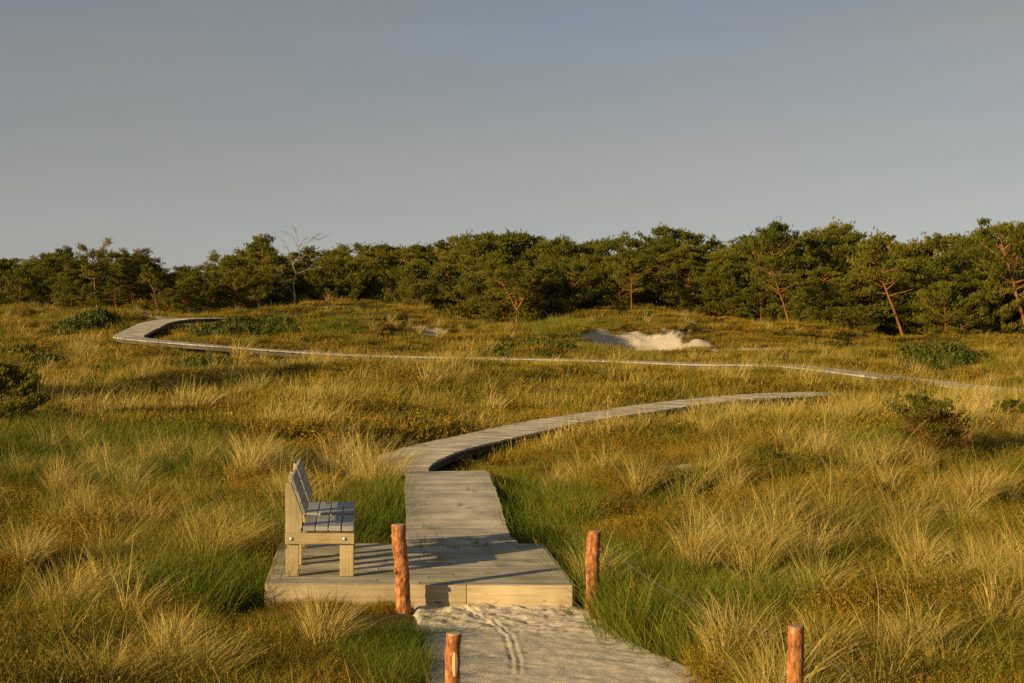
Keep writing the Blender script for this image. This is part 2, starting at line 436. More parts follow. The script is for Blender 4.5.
# ------------------------------------------------------------------ terrain
CTRL = [  # (px, py, Y) points of ground seen in the photograph
    (60, 683, 11.4), (250, 683, 11.3), (450, 683, 11.27), (700, 683, 11.27), (950, 683, 10.9), (1100, 683, 10.6),
    (-80, 600, 13.6), (120, 600, 14.2), (260, 607, 14.0), (420, 607, 14.0), (575, 608, 14.0), (700, 590, 14.4), (900, 590, 14.2), (1080, 600, 13.4),
    (60, 500, 21.0), (250, 510, 20.0), (360, 500, 20.8), (530, 520, 19.0), (620, 510, 19.6), (760, 500, 19.8), (950, 500, 20.0),
    (-60, 425, 29.5), (60, 430, 29.0), (160, 435, 28.2), (300, 440, 27.2), (700, 450, 25.5), (850, 440, 26.5), (1000, 440, 26.8), (1100, 440, 26.5),
    (0, 416, 35.5), (120, 408, 37.2), (200, 398, 38.6), (280, 388, 40.0), (340, 380, 41.2), (450, 400, 37.5),
    (590, 392, 40.0), (700, 392, 39.5), (760, 390, 40.0), (870, 398, 36.0), (980, 402, 35.5), (1080, 404, 35),
    (0, 370, 48.0), (120, 362, 52.0), (220, 368, 50.0), (350, 372, 49.0), (500, 370, 50.5), (640, 372, 50.0), (760, 376, 47),
    (940, 391, 42.5), (1040, 394, 40.5),
    (0, 345, 60), (60, 340, 62), (230, 332, 66), (300, 322, 74), (400, 330, 72), (450, 345, 66), (540, 350, 64),
    (655, 350, 66), (720, 355, 62), (800, 352, 64), (945, 360, 58), (1040, 362, 57),
    (580, 338, 68), (640, 321, 77), (690, 328, 75), (560, 325, 78), (760, 340, 72), (870, 354, 75), (960, 353, 74), (1040, 351, 74),
    (-60, 318, 82), (40, 312, 86), (120, 316, 80), (180, 312, 82), (300, 302, 94), (400, 309, 92), (515, 334, 84), (640, 314, 86), (760, 326, 84), (880, 353, 81), (960, 351, 80), (1040, 348, 82)]
_cp = np.array([at(*c) for c in CTRL])
_anch = [(u * Y, Y, z) for (Y, z) in ((130, 1.6), (220, 1.5), (600, 1.0)) for u in (-0.8, -0.4, 0, 0.4, 0.8)] + \
        [(u * Y, Y, z) for (Y, z) in ((6, 0.15), (12, 0.2), (25, 0.3), (50, 0.6), (85, 1.4)) for u in (-0.75, 0.75)] + [(-2, 6, 0.05), (0, 6, 0), (2, 6, 0.05)]
_bwp = np.array([(p[0], p[1], p[2] - 0.30) for p in BW[3:]])
_cp = np.concatenate([_cp, np.array(_anch), _bwp])
def _warp(x, y):
    Yc = np.maximum(y, 6.0)
    return np.clip(x / Yc, -0.85, 0.85) * 4.0, np.log(Yc) * 1.6
_wu, _wv = _warp(_cp[:, 0], _cp[:, 1])
def _phi(r2): return np.sqrt(r2 + 0.01)
_A = _phi((_wu[:, None] - _wu) ** 2 + (_wv[:, None] - _wv) ** 2)
_m = _cp[:, 2].mean()
_lam = np.eye(len(_A)) * -0.03
_wt = np.linalg.solve(_A + _lam, _cp[:, 2] - _m)

PF = [np.array(p) for p in ((-2.135, 14.03), (0.52, 13.97), (0.285, 16.36), (-2.34, 16.36))]   # platform corners
PTOP = 0.20
SANDL = [(-0.78, 14.06), (-0.73, 13.3), (-0.66, 12.6), (-0.60, 11.5), (-0.46, 10.3), (-0.28, 9.2), (-0.3, 7.5), (-0.7, 4.5), (-0.9, 1.0), (-0.9, -4)]
SANDR = [(0.55, 14.03), (0.70, 13.3), (0.92, 12.5), (1.26, 11.7), (1.50, 10.9), (1.54, 10.0), (1.46, 9.0), (1.2, 7.5), (1.0, 4.5), (0.9, 1.0), (0.9, -4)]
def sand_edges(y):
    l = np.array(SANDL)[::-1]; r = np.array(SANDR)[::-1]
    return np.interp(y, l[:, 1], l[:, 0]), np.interp(y, r[:, 1], r[:, 0])

BLOW = at(638, 338, 71.0)            # the blow-out hollow in the far dune
def blow_local(x, y):
    a = R(-10)
    dx, dy = x - BLOW[0], y - BLOW[1]
    return (dx * math.cos(a) + dy * math.sin(a)), (-dx * math.sin(a) + dy * math.cos(a))

def H(x, y, detail=True):
    x = np.asarray(x, float); y = np.asarray(y, float)
    sh = x.shape
    xf, yf = x.ravel(), y.ravel()
    u, v = _warp(xf, yf)
    z = np.empty(len(xf))
    for i in range(0, len(xf), 20000):
        z[i:i+20000] = _m + _phi((u[i:i+20000, None] - _wu) ** 2 + (v[i:i+20000, None] - _wv) ** 2) @ _wt
    z = np.clip(z, -1.2, 4.5)
    if detail:
        far = sstep(12, 40, yf)
        z += (fbm(xf / 8.0 + 2, yf / 9.0, 13, 2) - 0.5) * 1.7 * sstep(61, 72, yf) * (1 - sstep(150, 300, yf))
        z += (fbm(xf / 4.6 + 7, yf / 5.5, 17, 2) - 0.5) * 0.6 * sstep(26, 40, yf)
        z += (fbm(xf / 3.1 + 5, yf / 3.1, 3) - 0.5) * (0.22 + 0.30 * far)
        z += (fbm(xf / 0.85, yf / 0.85, 9, 3) - 0.5) * (0.26 + 0.16 * far)
    # blow-out: a scooped bowl with a steep left/back wall
    bx, by = blow_local(xf, yf)
    q = np.sqrt((bx / 3.1) ** 2 + (by / 5.0) ** 2)
    z -= 0.95 * (1 - sstep(0.35, 1.0, q))
    z += (fbm(xf / 0.55, yf / 0.8, 27, 3) - 0.5) * 0.16 * (1 - sstep(0.7, 1.3, q))
    z += 0.25 * np.exp(-(((bx + 3.2) / 0.8) ** 2 + ((by) / 3.5) ** 2))
    # flatten under the sand path and the platform
    l, r = sand_edges(yf)
    c = (l + r) / 2; w = (r - l) / 2
    k = (1 - sstep(0, 0.9, np.abs(xf - c) - w)) * (1 - sstep(14.5, 15.2, yf))
    z = z * (1 - k) + k * (-0.012 + 0.02 * (fbm(xf / 0.8, yf / 0.8, 4) - 0.5))
    k = (1 - sstep(0, 0.8, np.maximum(np.maximum(-2.3 - xf, xf - 0.45), np.maximum(14.1 - yf, yf - 16.4))))
    z = z * (1 - k) + k * np.minimum(z, -0.0)
    # keep the ground under the boardwalk
    d, pz = path_near(xf, yf)
    k = 1 - sstep(0.6, 1.9 + 1.2 * sstep(35, 50, yf), d)
    z = z * (1 - k) + k * np.minimum(z, pz - 0.24 - 0.10 * sstep(24, 28, yf))
    return z.reshape(sh)

_YS = np.concatenate([np.linspace(6, 40, 500), np.linspace(40, 130, 700)[1:]])
def gp(px, py):
    """ground point seen at the photo's pixel"""
    d = ray(px, py)
    g = H(d[0] * _YS, _YS)
    hit = np.nonzero(CAMZ + d[2] * _YS <= g)[0]
    Y = _YS[hit[0]] if len(hit) else 100.0
    X = d[0] * Y
    return np.array([X, Y, float(H(np.array([X]), np.array([Y]))[0])])

def gz(x, y): return float(H(np.array([x]), np.array([y]))[0])

# ground sheet: fine where the camera looks, coarse to the horizon
ys = np.concatenate([np.linspace(-60, 4, 20), np.linspace(4, 30, 230)[1:], np.linspace(30, 95, 330)[1:], np.geomspace(95, 2500, 50)[1:]])
xs_in = np.linspace(-32, 32, 420)
xs = np.concatenate([-np.geomspace(32, 2000, 32)[::-1][:-1], xs_in, np.geomspace(32, 2000, 32)[1:]])
GX, GY = np.meshgrid(xs, ys)
GZ = H(GX, GY)
GZ = np.where(GY > 600, 1.0 - (GY - 600) * 0.001, GZ)
nx, ny = len(xs), len(ys)
idx = np.arange(nx * ny).reshape(ny, nx)
quads = np.stack([idx[:-1, :-1], idx[:-1, 1:], idx[1:, 1:], idx[1:, :-1]], -1).reshape(-1, 4)
V = np.stack([GX, GY, GZ], -1).reshape(-1, 3)

def sand_mask(x, y):
    bx, by = blow_local(x, y)
    q = np.sqrt((bx / 3.2) ** 2 + (by / 5.2) ** 2) + (fbm(x / 0.8, y / 1.2, 21, 5) - 0.5) * 1.5
    m = 1 - sstep(0.85, 1.0, q)
    q2 = np.sqrt(((bx - 3.6) / 2.4) ** 2 + ((by + 1.6) / 2.6) ** 2) + (fbm(x / 0.7, y / 0.7, 22) - 0.5) * 1.3
    m = np.maximum(m, 0.9 * (1 - sstep(0.75, 0.95, q2)))
    for (p, rx, ry) in SANDSPOTS:
        q3 = 0.25 + np.sqrt(((x - p[0]) / rx) ** 2 + ((y - p[1]) / ry) ** 2) + (fbm(x / (rx * .35), y / (ry * .3), 23) - 0.5) * 1.5
        m = np.maximum(m, 0.75 * (1 - sstep(0.65, 0.95, q3)))
    l, r = sand_edges(y)
    e = np.maximum(l - x, x - r) + (fbm(x / 0.25, y / 0.25, 24) - 0.5) * 0.3
    m = np.maximum(m, (1 - sstep(0.0, 0.12, e)) * (y < 14.4))
    return m
SANDSPOTS = [(gp(430, 334), 1.3, 2.5), (gp(800, 353), 4.2, 3.0), (gp(745, 350), 3.0, 3.0), (gp(160, 318), 2.2, 2.5), (gp(735, 519), 0.9, 0.5), (gp(330, 397), 0.8, 1.0),
             (gp(690, 464), 0.7, 0.8), (gp(600, 340), 3.5, 1.6), (gp(320, 352), 1.6, 2.0)]
sm = sand_mask(V[:, 0], V[:, 1])
col = np.stack([sm, sm * 0, sm * 0], -1)

def ground_mat():
    m, n, l, out = newmat('dune_ground')
    at_ = n.new('ShaderNodeAttribute'); at_.attribute_name = 'bl'
    sep = n.new('ShaderNodeSeparateColor'); l.new(at_.outputs['Color'], sep.inputs['Color'])
    geo = n.new('ShaderNodeNewGeometry')
    a = n.new('ShaderNodeTexNoise'); a.inputs['Scale'].default_value = 0.55; a.inputs['Detail'].default_value = 7; a.inputs['Roughness'].default_value = 0.7
    b = n.new('ShaderNodeTexNoise'); b.inputs['Scale'].default_value = 9; b.inputs['Detail'].default_value = 6; b.inputs['Roughness'].default_value = 0.7
    for q in (a, b): l.new(geo.outputs['Position'], q.inputs['Vector'])
    ca = ramp(n, [(0.3, (0.055, 0.05, 0.012)), (0.45, (0.10, 0.075, 0.017)), (0.55, (0.08, 0.072, 0.015)), (0.7, (0.14, 0.10, 0.022))]); l.new(a.outputs['Fac'], ca.inputs['Fac'])
    cb = ramp(n, [(0.3, (0.35, 0.32, 0.25)), (0.55, (0.85, 0.8, 0.7)), (0.75, (1.5, 1.35, 1.1))]); l.new(b.outputs['Fac'], cb.inputs['Fac'])
    mu = n.new('ShaderNodeMix'); mu.data_type = 'RGBA'; mu.blend_type = 'MULTIPLY'; mu.inputs['Factor'].default_value = 1
    l.new(ca.outputs['Color'], mu.inputs[6]); l.new(cb.outputs['Color'], mu.inputs[7])
    cs = ramp(n, [(0.3, (0.40, 0.34, 0.26)), (0.7, (0.60, 0.54, 0.44))]); l.new(b.outputs['Fac'], cs.inputs['Fac'])
    mx_ = n.new('ShaderNodeMix'); mx_.data_type = 'RGBA'
    l.new(sep.outputs['Red'], mx_.inputs['Factor']); l.new(mu.outputs[2], mx_.inputs[6]); l.new(cs.outputs['Color'], mx_.inputs[7])
    p = n.new('ShaderNodeBsdfPrincipled'); p.inputs['Roughness'].default_value = 0.95; p.inputs['Specular IOR Level'].default_value = 0.1
    l.new(mx_.outputs[2], p.inputs['Base Color'])
    bp = n.new('ShaderNodeBump'); bp.inputs['Strength'].default_value = 0.6; bp.inputs['Distance'].default_value = 0.08
    l.new(b.outputs['Fac'], bp.inputs['Height']); l.new(bp.outputs[0], p.inputs['Normal'])
    l.new(p.outputs[0], out.inputs['Surface'])
    return m
me = quads_mesh('ground', V, quads, col, ground_mat())
me.polygons.foreach_set('use_smooth', np.ones(len(me.polygons), bool))
g_o = bpy.data.objects.new('ground', me); COL.objects.link(g_o); tag(g_o, kind='structure')

# sand path leading to the platform: trodden, with two thin wheel tracks
def sand_mat():
    m, n, l, out = newmat('trodden_sand')
    geo = n.new('ShaderNodeNewGeometry')
    b = n.new('ShaderNodeTexNoise'); b.inputs['Scale'].default_value = 5; b.inputs['Detail'].default_value = 9; b.inputs['Roughness'].default_value = 0.7
    l.new(geo.outputs['Position'], b.inputs['Vector'])
    cs = ramp(n, [(0.3, (0.40, 0.34, 0.26)), (0.5, (0.51, 0.445, 0.35)), (0.72, (0.60, 0.53, 0.425))]); l.new(b.outputs['Fac'], cs.inputs['Fac'])
    p = n.new('ShaderNodeBsdfPrincipled'); p.inputs['Roughness'].default_value = 0.95; p.inputs['Specular IOR Level'].default_value = 0.1
    l.new(cs.outputs['Color'], p.inputs['Base Color'])
    c2 = n.new('ShaderNodeTexNoise'); c2.inputs['Scale'].default_value = 45; c2.inputs['Detail'].default_value = 6; c2.inputs['Roughness'].default_value = 0.75
    l.new(geo.outputs['Position'], c2.inputs['Vector'])
    bp = n.new('ShaderNodeBump'); bp.inputs['Strength'].default_value = 0.5; bp.inputs['Distance'].default_value = 0.02
    l.new(c2.outputs['Fac'], bp.inputs['Height']); l.new(bp.outputs[0], p.inputs['Normal'])
    l.new(p.outputs[0], out.inputs['Surface'])
    return m
NY, NX = 620, 130
yy = np.concatenate([np.linspace(-3, 8.0, 60), np.linspace(8.0, 14.02, NY - 60 + 1)[1:]])
SX = np.empty((NY, NX)); SY = np.empty((NY, NX))
L_, R_ = sand_edges(yy)
for i in range(NY):
    SX[i] = np.linspace(L_[i] - 0.12, R_[i] + 0.12, NX); SY[i] = yy[i]
SX += (fbm(SX / 0.3, SY / 0.3, 31) - 0.5) * 0.16 * np.abs(np.linspace(-1, 1, NX))[None] ** 3
edge = np.minimum(np.arange(NX), np.arange(NX)[::-1])[None] / 8.0
SZ = 0.012 + (fbm(SX / 0.5, SY / 0.35, 41) - 0.5) * 0.04 + (fbm(SX / 0.13, SY / 0.10, 43, 3) - 0.5) * 0.06 * (0.35 + 0.8 * sstep(12.3, 13.6, SY))
tr = np.array([at(462, 606, 14.0), at(488, 620, 13.45), at(508, 640, 12.7), at(515, 662, 11.95), at(516, 684, 11.25)])
cx = np.interp(SY, tr[::-1, 1], tr[::-1, 0])
on = (SY > 11.4) * (SY < 13.9)
for off, dep in ((-0.025, 0.008), (0.03, 0.006)):
    SZ -= on * dep * (0.3 + 1.4 * fbm(SX / 0.2, SY / 0.25, 47, 2)) * np.exp(-((SX - cx - off) / 0.013) ** 2) - on * 0.003 * np.exp(-((SX - cx - off - 0.028) / 0.014) ** 2)
SZ -= 0.07 * (1 - sstep(0, 1, edge))
idx = np.arange(NX * NY).reshape(NY, NX)
quads = np.stack([idx[:-1, :-1], idx[:-1, 1:], idx[1:, 1:], idx[1:, :-1]], -1).reshape(-1, 4)
me = quads_mesh('sand_path', np.stack([SX, SY, SZ], -1).reshape(-1, 3), quads, np.zeros((NX * NY, 3)), sand_mat())
me.polygons.foreach_set('use_smooth', np.ones(len(me.polygons), bool))
o = bpy.data.objects.new('sand_path', me); COL.objects.link(o); tag(o, kind='structure')

# ------------------------------------------------------------------ boardwalk
bw = empty('boardwalk', (0, 0, 0)); tag(bw, kind='structure')
seg = np.linalg.norm(np.diff(BWC, axis=0), axis=1); S = np.concatenate([[0], np.cumsum(seg)])
def along(s):
    p = np.array([np.interp(s, S, BWC[:, k]) for k in range(3)])
    q = np.array([np.interp(min(s + 0.3, S[-1]), S, BWC[:, k]) for k in range(3)]); r0 = np.array([np.interp(max(s - 0.3, 0), S, BWC[:, k]) for k in range(3)])
    t = q - r0; t /= np.linalg.norm(t)
    n_ = np.array([t[1], -t[0], 0]); n_ /= np.linalg.norm(n_)
    return p, t, n_
deck = MB()
PW = 0.145
s_ = 0.0
while s_ < S[-1] - PW:
    p, t, n_ = along(s_ + PW / 2)
    j = rng.normal(0, 1, 4)
    w = BWW + 0.012 * j[0]
    up = np.cross(n_, t); up = up / np.linalg.norm(up); up = up if up[2] > 0 else -up
    n2 = n_ + t * 0.006 * j[3]
    o_ = p - n2 * w / 2 - t * (PW / 2 - 0.0025) - up * 0.04 + up * 0.0012 * j[1]
    deck.box(o_, n2 * w + up * 0.002 * j[2], t * (PW - 0.005), up * 0.04, col=(rng.random(), 0, 0))
    s_ += PW
d_o = deck.build('deck', M['deck'], bw); fix_normals(d_o)
for side in (-1, 1):
    st = MB(); s_ = 0.0; pts = []
    while s_ < S[-1]:
        p, t, n_ = along(s_); pts.append(p + n_ * side * (BWW / 2 - 0.09) - np.array([0, 0, 0.04])); s_ += 0.5
    for a, b in zip(pts[:-1], pts[1:]):
        t = b - a; n_ = np.array([t[1], -t[0], 0]); n_ /= np.linalg.norm(n_)
        st.box(a - n_ * 0.03 - np.array([0, 0, 0.13]), t, n_ * 0.06, (0, 0, 0.126), col=(0.5, 0, 0))
    o = st.build('stringer', M['beam'], bw); fix_normals(o)

# ------------------------------------------------------------------ platform
pl = empty('wooden_platform', (-0.92, 15.1, 0))
tag(pl, 'low weathered plank platform carrying the benches at the end of the sand path', 'platform')
pl_shift = (0.92, -15.1, 0)
mb = MB(); mb.shift = pl_shift
NPL = 16
fl, fr, br, bl_ = [np.append(p, PTOP) for p in PF]
for i in range(NPL):
    a0, a1 = i / NPL, (i + 1) / NPL - 0.004
    p0, p1 = fl + (bl_ - fl) * a0, fr + (br - fr) * a0
    q0, q1 = fl + (bl_ - fl) * a1, fr + (br - fr) * a1
    sp = rng.uniform(0.35, 0.65)
    for u0, u1 in ((0, sp - 0.0015), (sp + 0.0015, 1)):
        A, B, C, D = p0 + (p1 - p0) * u0, p0 + (p1 - p0) * u1, q0 + (q1 - q0) * u1, q0 + (q1 - q0) * u0
        j = rng.normal(0, 0.0015, 3); r = rng.random()
        vsx = [A, B, C, D]; dn = np.array([0, 0, -0.04])
        vsx = [q + np.array([0, 0, j[0]]) for q in vsx]
        v8 = vsx + [q + dn for q in vsx]
        L = np.linalg.norm(B - A)
        uv = [(0, 0), (L, 0), (L, .14), (0, .14), (0, .04), (L, .04), (L, .18), (0, .18)]
        uv = [(x + r * 31, y + r * 17) for x, y in uv]
        mb.add(v8, [(0, 1, 2, 3), (7, 6, 5, 4), (0, 4, 5, 1), (1, 5, 6, 2), (2, 6, 7, 3), (3, 7, 4, 0)], (rng.random(), 0, 0), uv)
mb.build('deck', M['platdeck'], pl)
def board(name, A, B, thick, ztop, zbot, mat, splits=(), parent=pl, shift=pl_shift):
    A, B = np.append(A, 0.0), np.append(B, 0.0)
    t = B - A; n_ = np.array([t[1], -t[0], 0]) / np.linalg.norm(t)
    cuts = [0, *splits, 1]
    for c0, c1 in zip(cuts[:-1], cuts[1:]):
        m_ = MB(); m_.shift = shift
        L = np.linalg.norm(t); e = 0.002 / L
        m_.box(A + t * (c0 + e) + np.array([0, 0, zbot]), t * (c1 - c0 - 2 * e), -n_ * -thick, (0, 0, ztop - zbot), col=(rng.random(), 0, 0), bevel=0.004)
        o = m_.build(name, mat, parent); fix_normals(o)
    return
board('fascia_board', PF[0] + (-0.01, -0.002), PF[1] + (0.01, -0.002), 0.032, PTOP - 0.002, -0.02, M['fascia'], splits=(0.655,))
board('side_board', PF[1] + (0.002, 0.0), PF[2] + (0.002, -0.002), 0.030, PTOP - 0.004, -0.05, M['fascia'])
board('side_board', PF[3] + (-0.002, 0), PF[0] + (-0.002, 0.0), 0.030, PTOP - 0.004, -0.05, M['fascia'])
board('back_board', PF[2] + (0, 0.004), PF[3] + (0, 0.004), 0.030, PTOP - 0.045, -0.05, M['fascia'])

# ------------------------------------------------------------------ benches
def make_bench(x0, y0, length, label, depth_dir=(-0.092, 0.996)):
    root = empty('wooden_bench', (x0, y0, PTOP + 0.003))
    tag(root, label, 'bench', 'benches on the platform')
    dd = np.array([depth_dir[0], depth_dir[1], 0]); dd /= np.linalg.norm(dd)
    ex, ez = np.array([1.0, 0, 0]), np.array([0, 0, 1.0])
    def prism(poly, d0, d1, name, mat, parent=root, bev=0.004):
        """side-view outline (x,z) pushed from depth d0 to d1"""
        m_ = MB(); k = len(poly); r = rng.random()
        vv = [ex * x + ez * z + dd * d0 for x, z in poly] + [ex * x + ez * z + dd * d1 for x, z in poly]
        xs_ = [q[0] for q in poly]; zs_ = [q[1] for q in poly]
        tall = max(zs_) - min(zs_) > max(xs_) - min(xs_)
        uv = [((z if tall else x) + 9 * r, (x if tall else z) + d + 5 * r) for d in (0, 0.06) for x, z in poly]
        fs = [tuple(range(k)), tuple(range(k, 2 * k))[::-1]] + [(i, i + k, (i + 1) % k + k, (i + 1) % k) for i in range(k)]
        m_.add(vv, fs, (rng.random(), 0, 0), uv)
        o = m_.build(name, mat, parent)
        bm = bmesh.new(); bm.from_mesh(o.data)
        bmesh.ops.recalc_face_normals(bm, faces=bm.faces)
        bmesh.ops.bevel(bm, geom=bm.edges[:], offset=bev, segments=1, affect='EDGES')
        bm.to_mesh(o.data); bm.free()
        return o
    # x measured from the back of the rear post
    for e, (f0, rail0, rail1) in enumerate(((0.035, 0.0, 0.033), (length - 0.095, length - 0.033, length))):
        f1 = f0 + 0.06
        prism([(0.0, 0), (0.118, 0), (0.118, 0.40), (0.150, 0.44), (0.150, 0.555), (0.052, 0.835), (0.0, 0.848)], f0, f1, 'rear_post', M['benchwood'])
        prism([(0.485, 0), (0.610, 0), (0.610, 0.388), (0.485, 0.388)], f0, f1, 'front_leg', M['benchwood'])
        rl = prism([(-0.004, 0.295), (0.616, 0.295), (0.616, 0.391), (-0.004, 0.391)], rail0, rail1, 'rail', M['benchwood'])
        for bx in (0.055, 0.53):
            sgn = -1 if e == 0 else 1
            base = ex * bx + ez * 0.343 + dd * (rail0 if e == 0 else rail1)
            m_ = MB(); m_.tube([base, base + dd * sgn * 0.006, base + dd * sgn * 0.011], [0.017, 0.016, 0.008], n=10)
            o = m_.build('bolt', M['bolt'], rl); fix_normals(o)
        prism([(0.151, 0.395), (0.616, 0.395), (0.616, 0.409), (0.151, 0.409)], f0, f1, 'bearer', M['benchwood'], bev=0.002)
    xs0 = [0.158, 0.274, 0.390, 0.506]
    for q in xs0:
        prism([(q, 0.411), (q + 0.105, 0.411), (q + 0.105, 0.456), (q, 0.456)], 0.002, length - 0.002, 'seat_slat', M['slat'])
    # three back boards on the sloping face of the posts
    a = np.array([0.158, 0.545]); b = np.array([0.042, 0.875]); t = (b - a) / np.linalg.norm(b - a); nrm = np.array([t[1], -t[0]])
    h = 0.113
    for k in range(3):
        p = a + t * (k * (h + 0.008)) + nrm * 0.004
        prism([tuple(p), tuple(p + nrm * 0.03), tuple(p + nrm * 0.03 + t * h), tuple(p + t * h)], 0.0, length, 'back_slat', M['slat'])
    return root
bxn = (285 - 512) * 14.36 / F
make_bench(bxn, 14.34, 0.75, 'weathered wooden bench nearest the front edge of the plank platform')
make_bench(bxn - 0.084, 15.25, 0.86, 'weathered wooden bench at the back of the platform, partly hidden by the nearer bench')

# ------------------------------------------------------------------ posts and wire
def make_post(px, ptop, Y, wpx, name_label, zbase, lean=(0, 0), knots=(), scar=None, seed=0):
    top = at(px, ptop, Y)
    base = np.array([top[0] - lean[0], Y - lean[1], zbase])
    root = empty('fence_post', (base[0], base[1], base[2]))
    tag(root, name_label, 'post', 'round bark fence posts')
    r = wpx / 2 * Y / F
    hgt = top[2] - zbase
    m_ = MB(); k = 26
    rr = np.random.default_rng(seed)
    zz = np.linspace(-0.25, 1, k)
    wob = np.cumsum(rr.normal(0, 0.0022, (k, 2)), axis=0); wob -= wob[np.argmin(abs(zz))]
    wob = wob * (1 - np.clip(zz, 0, 1)[:, None] ** 6)
    pts = [(lean[0] * z + wob[i, 0], lean[1] * z + wob[i, 1], hgt * z) for i, z in enumerate(zz)]
    m_.tube(pts, r * (1.06 - 0.08 * zz + rr.normal(0, 0.018, k)), n=18, wob=0.13, seed=seed)
    for (kz, ka) in knots:
        c = np.array([lean[0] * kz, lean[1] * kz, hgt * kz]); d = np.array([math.cos(ka), math.sin(ka), 0.15])
        m_.tube([c + d * r * 0.4, c + d * r * 1.15, c + d * r * 1.28], [r * .42, r * .36, r * .2], n=9, wob=0.15, seed=seed + 1)
    o = m_.build('bark_stem', M['post'], root, smooth=True); fix_normals(o)
    m_ = MB(); n = 18
    m_.tube([(lean[0], lean[1], hgt - 0.002), (lean[0], lean[1], hgt + 0.005), (lean[0], lean[1], hgt + 0.007)], [r * 0.97, r * 0.93, r * 0.8], n=n, wob=0.05)
    o = m_.build('sawn_top', M['cutwood'], root); fix_normals(o)
    if scar:
        z0, z1, ang, wd = scar
        m_ = MB(); P = []
        ks = 9
        for i in range(ks):
            z = z0 + (z1 - z0) * i / (ks - 1)
            ww = wd * (0.25 + 0.75 * math.sin(math.pi * (0.12 + 0.76 * i / (ks - 1))))
            for sd in (-1, 0, 1):
                a = ang + sd * ww; rad = r * (1.17 if sd == 0 else 1.11)
                P.append((lean[0] * z + math.cos(a) * rad, lean[1] * z + math.sin(a) * rad, hgt * z))
        fs = [(i * 3 + j, i * 3 + j + 1, i * 3 + j + 4, i * 3 + j + 3) for i in range(ks - 1) for j in range(2)]
        m_.add(P, fs, (0.9, 0, 0), [(p[2], p[0]) for p in P])
        o = m_.build('bark_scar', M['cutwood'], root); fix_normals(o)
    return top
p_lb = make_post(398.5, 525, 13.75, 14.5, 'tall knotty reddish post at the left front edge of the platform', gz(-0.95, 13.75), lean=(-0.045, 0.0), knots=((0.37, -1.0), (0.86, 2.6), (0.47, -2.4)), seed=3)
p_rb = make_post(595, 531.5, 13.9, 13.5, 'straight reddish post in the grass right of the platform corner', gz(0.72, 13.9), lean=(0.02, 0.0), knots=((0.78, -2.7), (0.77, -0.4)), seed=5)
p_lf = make_post(454, 634, 9.5, 15.0, 'short bark post with a pale scar at the left edge of the sand path', gz(-0.35, 9.5), scar=(0.66, 0.86, -1.42, 0.36), seed=8)
p_rf = make_post(796, 627, 9.5, 16.5, 'reddish bark post among long grass right of the sand path', gz(1.68, 9.5), seed=11)
def wire(label, A, B, sag):
    A, B = np.array(A), np.array(B)
    k = 24; t = np.linspace(0, 1, k)[:, None]
    P = A + (B - A) * t - np.array([0, 0, 1]) * sag * 4 * t * (1 - t)
    m_ = MB(); m_.tube(P - A, 0.0014, n=5)
    o = m_.build('fence_wire', M['wire']); o.location = A
    tag(o, label, 'wire', 'wires between the posts')
dz = np.array([0, 0, -0.10])
wire('thin wire sagging through the grass between the two right hand posts', p_rb + dz + (0.06, 0, 0), p_rf + dz + (-0.02, .06, 0), 0.10)
wire('thin wire leaving the right front post towards the bottom right corner', p_rf + dz + (0.05, -0.02, 0.02), at(1010, 770, 7.0), 0.05)
wire('thin wire running from the scarred short post down over the sand', p_lf + dz + (0.04, -0.03, 0.0), at(520, 760, 6.9), 0.02)

# ------------------------------------------------------------------ grass builders
def blades(n, r0, lmin, lmax, wid, tilt=(0.1, 0.7), bend=0.9, wind=(0.35, 0.1), seg=4, seed=0, rpow=1.0, upright=0.0):
    g = np.random.default_rng(seed)
    rad = r0 * np.sqrt(g.random(n)); ph = g.random(n) * 2 * math.pi
    base = np.stack([rad * np.cos(ph), rad * np.sin(ph), np.full(n, -0.02)], -1)
    az = np.where(g.random(n) < 0.65, ph, g.random(n) * 2 * math.pi) + g.normal(0, 0.5, n)
    th = g.uniform(tilt[0], tilt[1], n) * (0.5 + 0.5 * rad / max(r0, 1e-6))
    L = g.uniform(lmin, lmax, n) * (0.75 + 0.25 * g.random(n))
    hd = np.stack([np.cos(az), np.sin(az)], -1)
    wv_ = np.array(wind)
    pts = [base]; ang = th.copy(); cur = base.copy()
    k = bend * g.uniform(0.4, 1.3, n) / seg
    for s in range(seg):
        f = (s + 1) / seg
        h2 = hd * np.sin(ang)[:, None] + wv_ * (0.25 + f) * 0.75
        d = np.concatenate([h2, np.cos(ang)[:, None]], 1); d /= np.linalg.norm(d, axis=1)[:, None]
        cur = cur + d * (L / seg)[:, None]
        pts.append(cur); ang = ang + k * (0.4 + f)
    P = np.stack(pts, 1)
    sd = g.random(n) * math.pi
    side = np.stack([np.cos(sd), np.sin(sd), np.zeros(n)], -1)
    wf = np.array([1.0, 0.95, 0.75, 0.5, 0.12]) if seg == 4 else np.linspace(1, 0.12, seg + 1)
    W = wid * g.uniform(0.7, 1.3, n)
    off = side[:, None, :] * (W[:, None] * wf[None, :])[..., None] / 2
    VV = np.stack([P - off, P + off], 2)           # n, seg+1, 2, 3
    m = seg + 1
    idx = (np.arange(n) * m * 2)[:, None] + np.arange(seg)[None] * 2
    q = np.stack([idx, idx + 1, idx + 3, idx + 2], -1).reshape(-1, 4)
    rnd = np.clip(g.beta(2, 2, n) , 0, 1)
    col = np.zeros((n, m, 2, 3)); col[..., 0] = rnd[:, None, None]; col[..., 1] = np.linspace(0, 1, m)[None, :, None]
    return VV.reshape(-1, 3), q, col.reshape(-1, 3)

